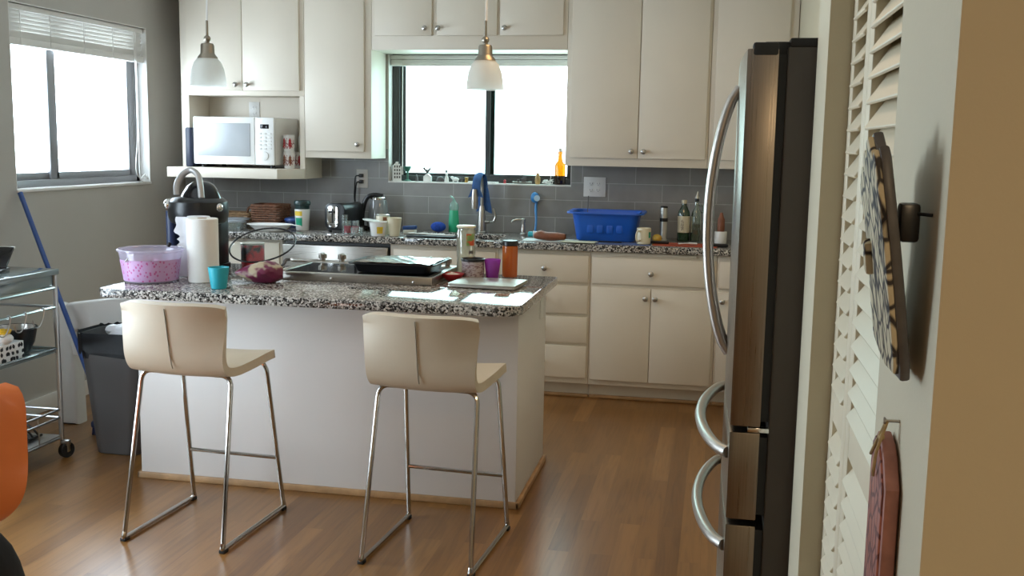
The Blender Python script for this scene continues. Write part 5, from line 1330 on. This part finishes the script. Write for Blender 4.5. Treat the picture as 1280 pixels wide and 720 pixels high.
# ------------------------------------------------------------------ orange chair and black bag, front left corner
oc = thing('shell_chair', 'orange moulded plastic shell chair at the dining area', 'chair', (-2.10, 2.44, 0), math.radians(38))
def shell2(u, v):
    s_ = u*2-1
    # v: 0 top of back -> 1 front of seat ; chair faces +Y, its back toward the camera
    prof_ = smooth([(0, -.22, .885), (0, -.21, .76), (0, -.195, .63), (0, -.16, .52), (0, -.08, .45), (0, .06, .435), (0, .18, .45), (0, .22, .435)], 6)
    k = v*(len(prof_)-1); i = min(len(prof_)-2, int(k)); p = prof_[i].lerp(prof_[i+1], k-i)
    back = max(0, min(1, (p.z-.46)/.2))
    w = .225
    if v < .10: w *= .80+.20*math.sqrt(max(0, 1-((.10-v)/.10)**2))
    w *= 1-.42*math.exp(-((v-.60)/.16)**2)
    if v > .9: w *= .8+.2*math.sqrt(max(0, 1-((v-.9)/.1)**2))
    wing = abs(s_)**2.5
    y = p.y+.07*wing*back+.0
    z = p.z+.03*wing*(1-back)
    return (s_*w, y, z)
b = MB(); b.grid(shell2, 30, 44, thick=.008); o = b.build('seat_shell', M['orange'], oc, angle=60)
for sx in (-1, 1):
    for sy, yy in ((-1, -.05), (1, .13)):
        q = MB(); q.tube([(sx*.10, yy, .43), (sx*.17, yy+sy*.12, .004)], .010, 10); q.build('leg', M['black'], oc)
q = MB(); q.box(-.13, .13, -.07, .15, .418, .434, .004); q.build('seat_bracket', M['black'], oc)
bg = thing('tote_bag', 'black soft bag on the floor below the orange chair', 'bag', (-1.675, 2.0, 0))
M['blackcloth'] = plain('black_cloth', (.010, .010, .012), .9, var=.2, bump=.4, bscale=120)
def bagb(u, v):
    a = 2*PI*v; th = PI*(u-.5)
    r = math.cos(th)**.55 if math.cos(th) > 0 else 0
    return (.155*r*math.copysign(abs(math.cos(a))**.7, math.cos(a)), .11*r*math.copysign(abs(math.sin(a))**.7, math.sin(a)), max(0.0, .325+.33*math.sin(th)+.01*math.sin(3*a)*r))
b = MB(); b.grid(bagb, 16, 32); b.build('bag_body', M['blackcloth'], bg)
b = MB(); b.tube(smooth([(-.06, -.07, .47), (-.05, -.10, .40), (-.05, -.11, .2), (-.06, -.09, .1)]), .011, 8, flat=.4); b.build('strap', M['blackcloth'], bg)

# ------------------------------------------------------------------ daylight
w = bpy.data.worlds.new('daylight'); scn.world = w; w.use_nodes = True
bg_ = w.node_tree.nodes['Background']; bg_.inputs['Color'].default_value = (.75, .865, 1.0, 1); bg_.inputs['Strength'].default_value = 9.0
def portal(name, loc, rot, sx, sy):
    l = bpy.data.lights.new(name, 'AREA'); l.shape = 'RECTANGLE'; l.size = sx; l.size_y = sy; l.cycles.is_portal = True
    o = bpy.data.objects.new(name, l); COL.objects.link(o); o.location = loc; o.rotation_euler = rot
portal('window_portal', (XL-.14, (LY0+LY1)/2, (LZ0+LZ1)/2), (0, -PI/2, 0), LZ1-LZ0, LY1-LY0)
portal('window_portal', ((WX0+WX1)/2, YW+.14, (WZ0+WZ1)/2), (-PI/2, 0, 0), WX1-WX0, WZ1-WZ0)
portal('window_portal', (XL-.14, (DY0+DY1)/2, (DZ0+DZ1)/2), (0, -PI/2, 0), DZ1-DZ0, DY1-DY0)

# unseen warm fill light added behind the camera to lift camera-facing surfaces
l = bpy.data.lights.new('added_dining_fill', 'AREA'); l.shape = 'DISK'; l.size = .5; l.energy = 18.5; l.color = (1.0, .74, .45)
o = bpy.data.objects.new('added_dining_fill', l); COL.objects.link(o); o.location = (.3, -1.2, HC-.04)
l = bpy.data.lights.new('added_kitchen_fill', 'AREA'); l.shape = 'DISK'; l.size = .7; l.energy = 5; l.color = (1.0, .62, .30)  # unseen fill light added to warm the right-hand cabinets and floor
o = bpy.data.objects.new('added_kitchen_fill', l); COL.objects.link(o); o.location = (-.45, 4.3, HC-.04)
# ------------------------------------------------------------------ camera
yaw, pit, roll, H = -.19215045, .1384261, .01711841, 1.554
cy, sy_, cp, sp_ = math.cos(yaw), math.sin(yaw), math.cos(pit), math.sin(pit)
fwd = Vector((sy_*cp, cy*cp, -sp_)); right = Vector((cy, -sy_, 0)); up = right.cross(fwd)
r2 = math.cos(roll)*right+math.sin(roll)*up; u2 = -math.sin(roll)*right+math.cos(roll)*up
mw_ = Matrix(((r2.x, u2.x, -fwd.x, 0), (r2.y, u2.y, -fwd.y, 0), (r2.z, u2.z, -fwd.z, H), (0, 0, 0, 1)))
cam = bpy.data.cameras.new('camera'); cam.sensor_width = 36; cam.lens = 36*1300/1280; cam.clip_start = .05
co = bpy.data.objects.new('camera', cam); COL.objects.link(co); co.matrix_world = mw_
scn.camera = co
vs = scn.view_settings; vs.view_transform = 'Standard'; vs.look = 'None'; vs.gamma = 1.0; vs.use_curve_mapping = False
vs.exposure = 0.87
scn.cycles.max_bounces = 10; scn.cycles.diffuse_bounces = 6; scn.cycles.transparent_max_bounces = 16
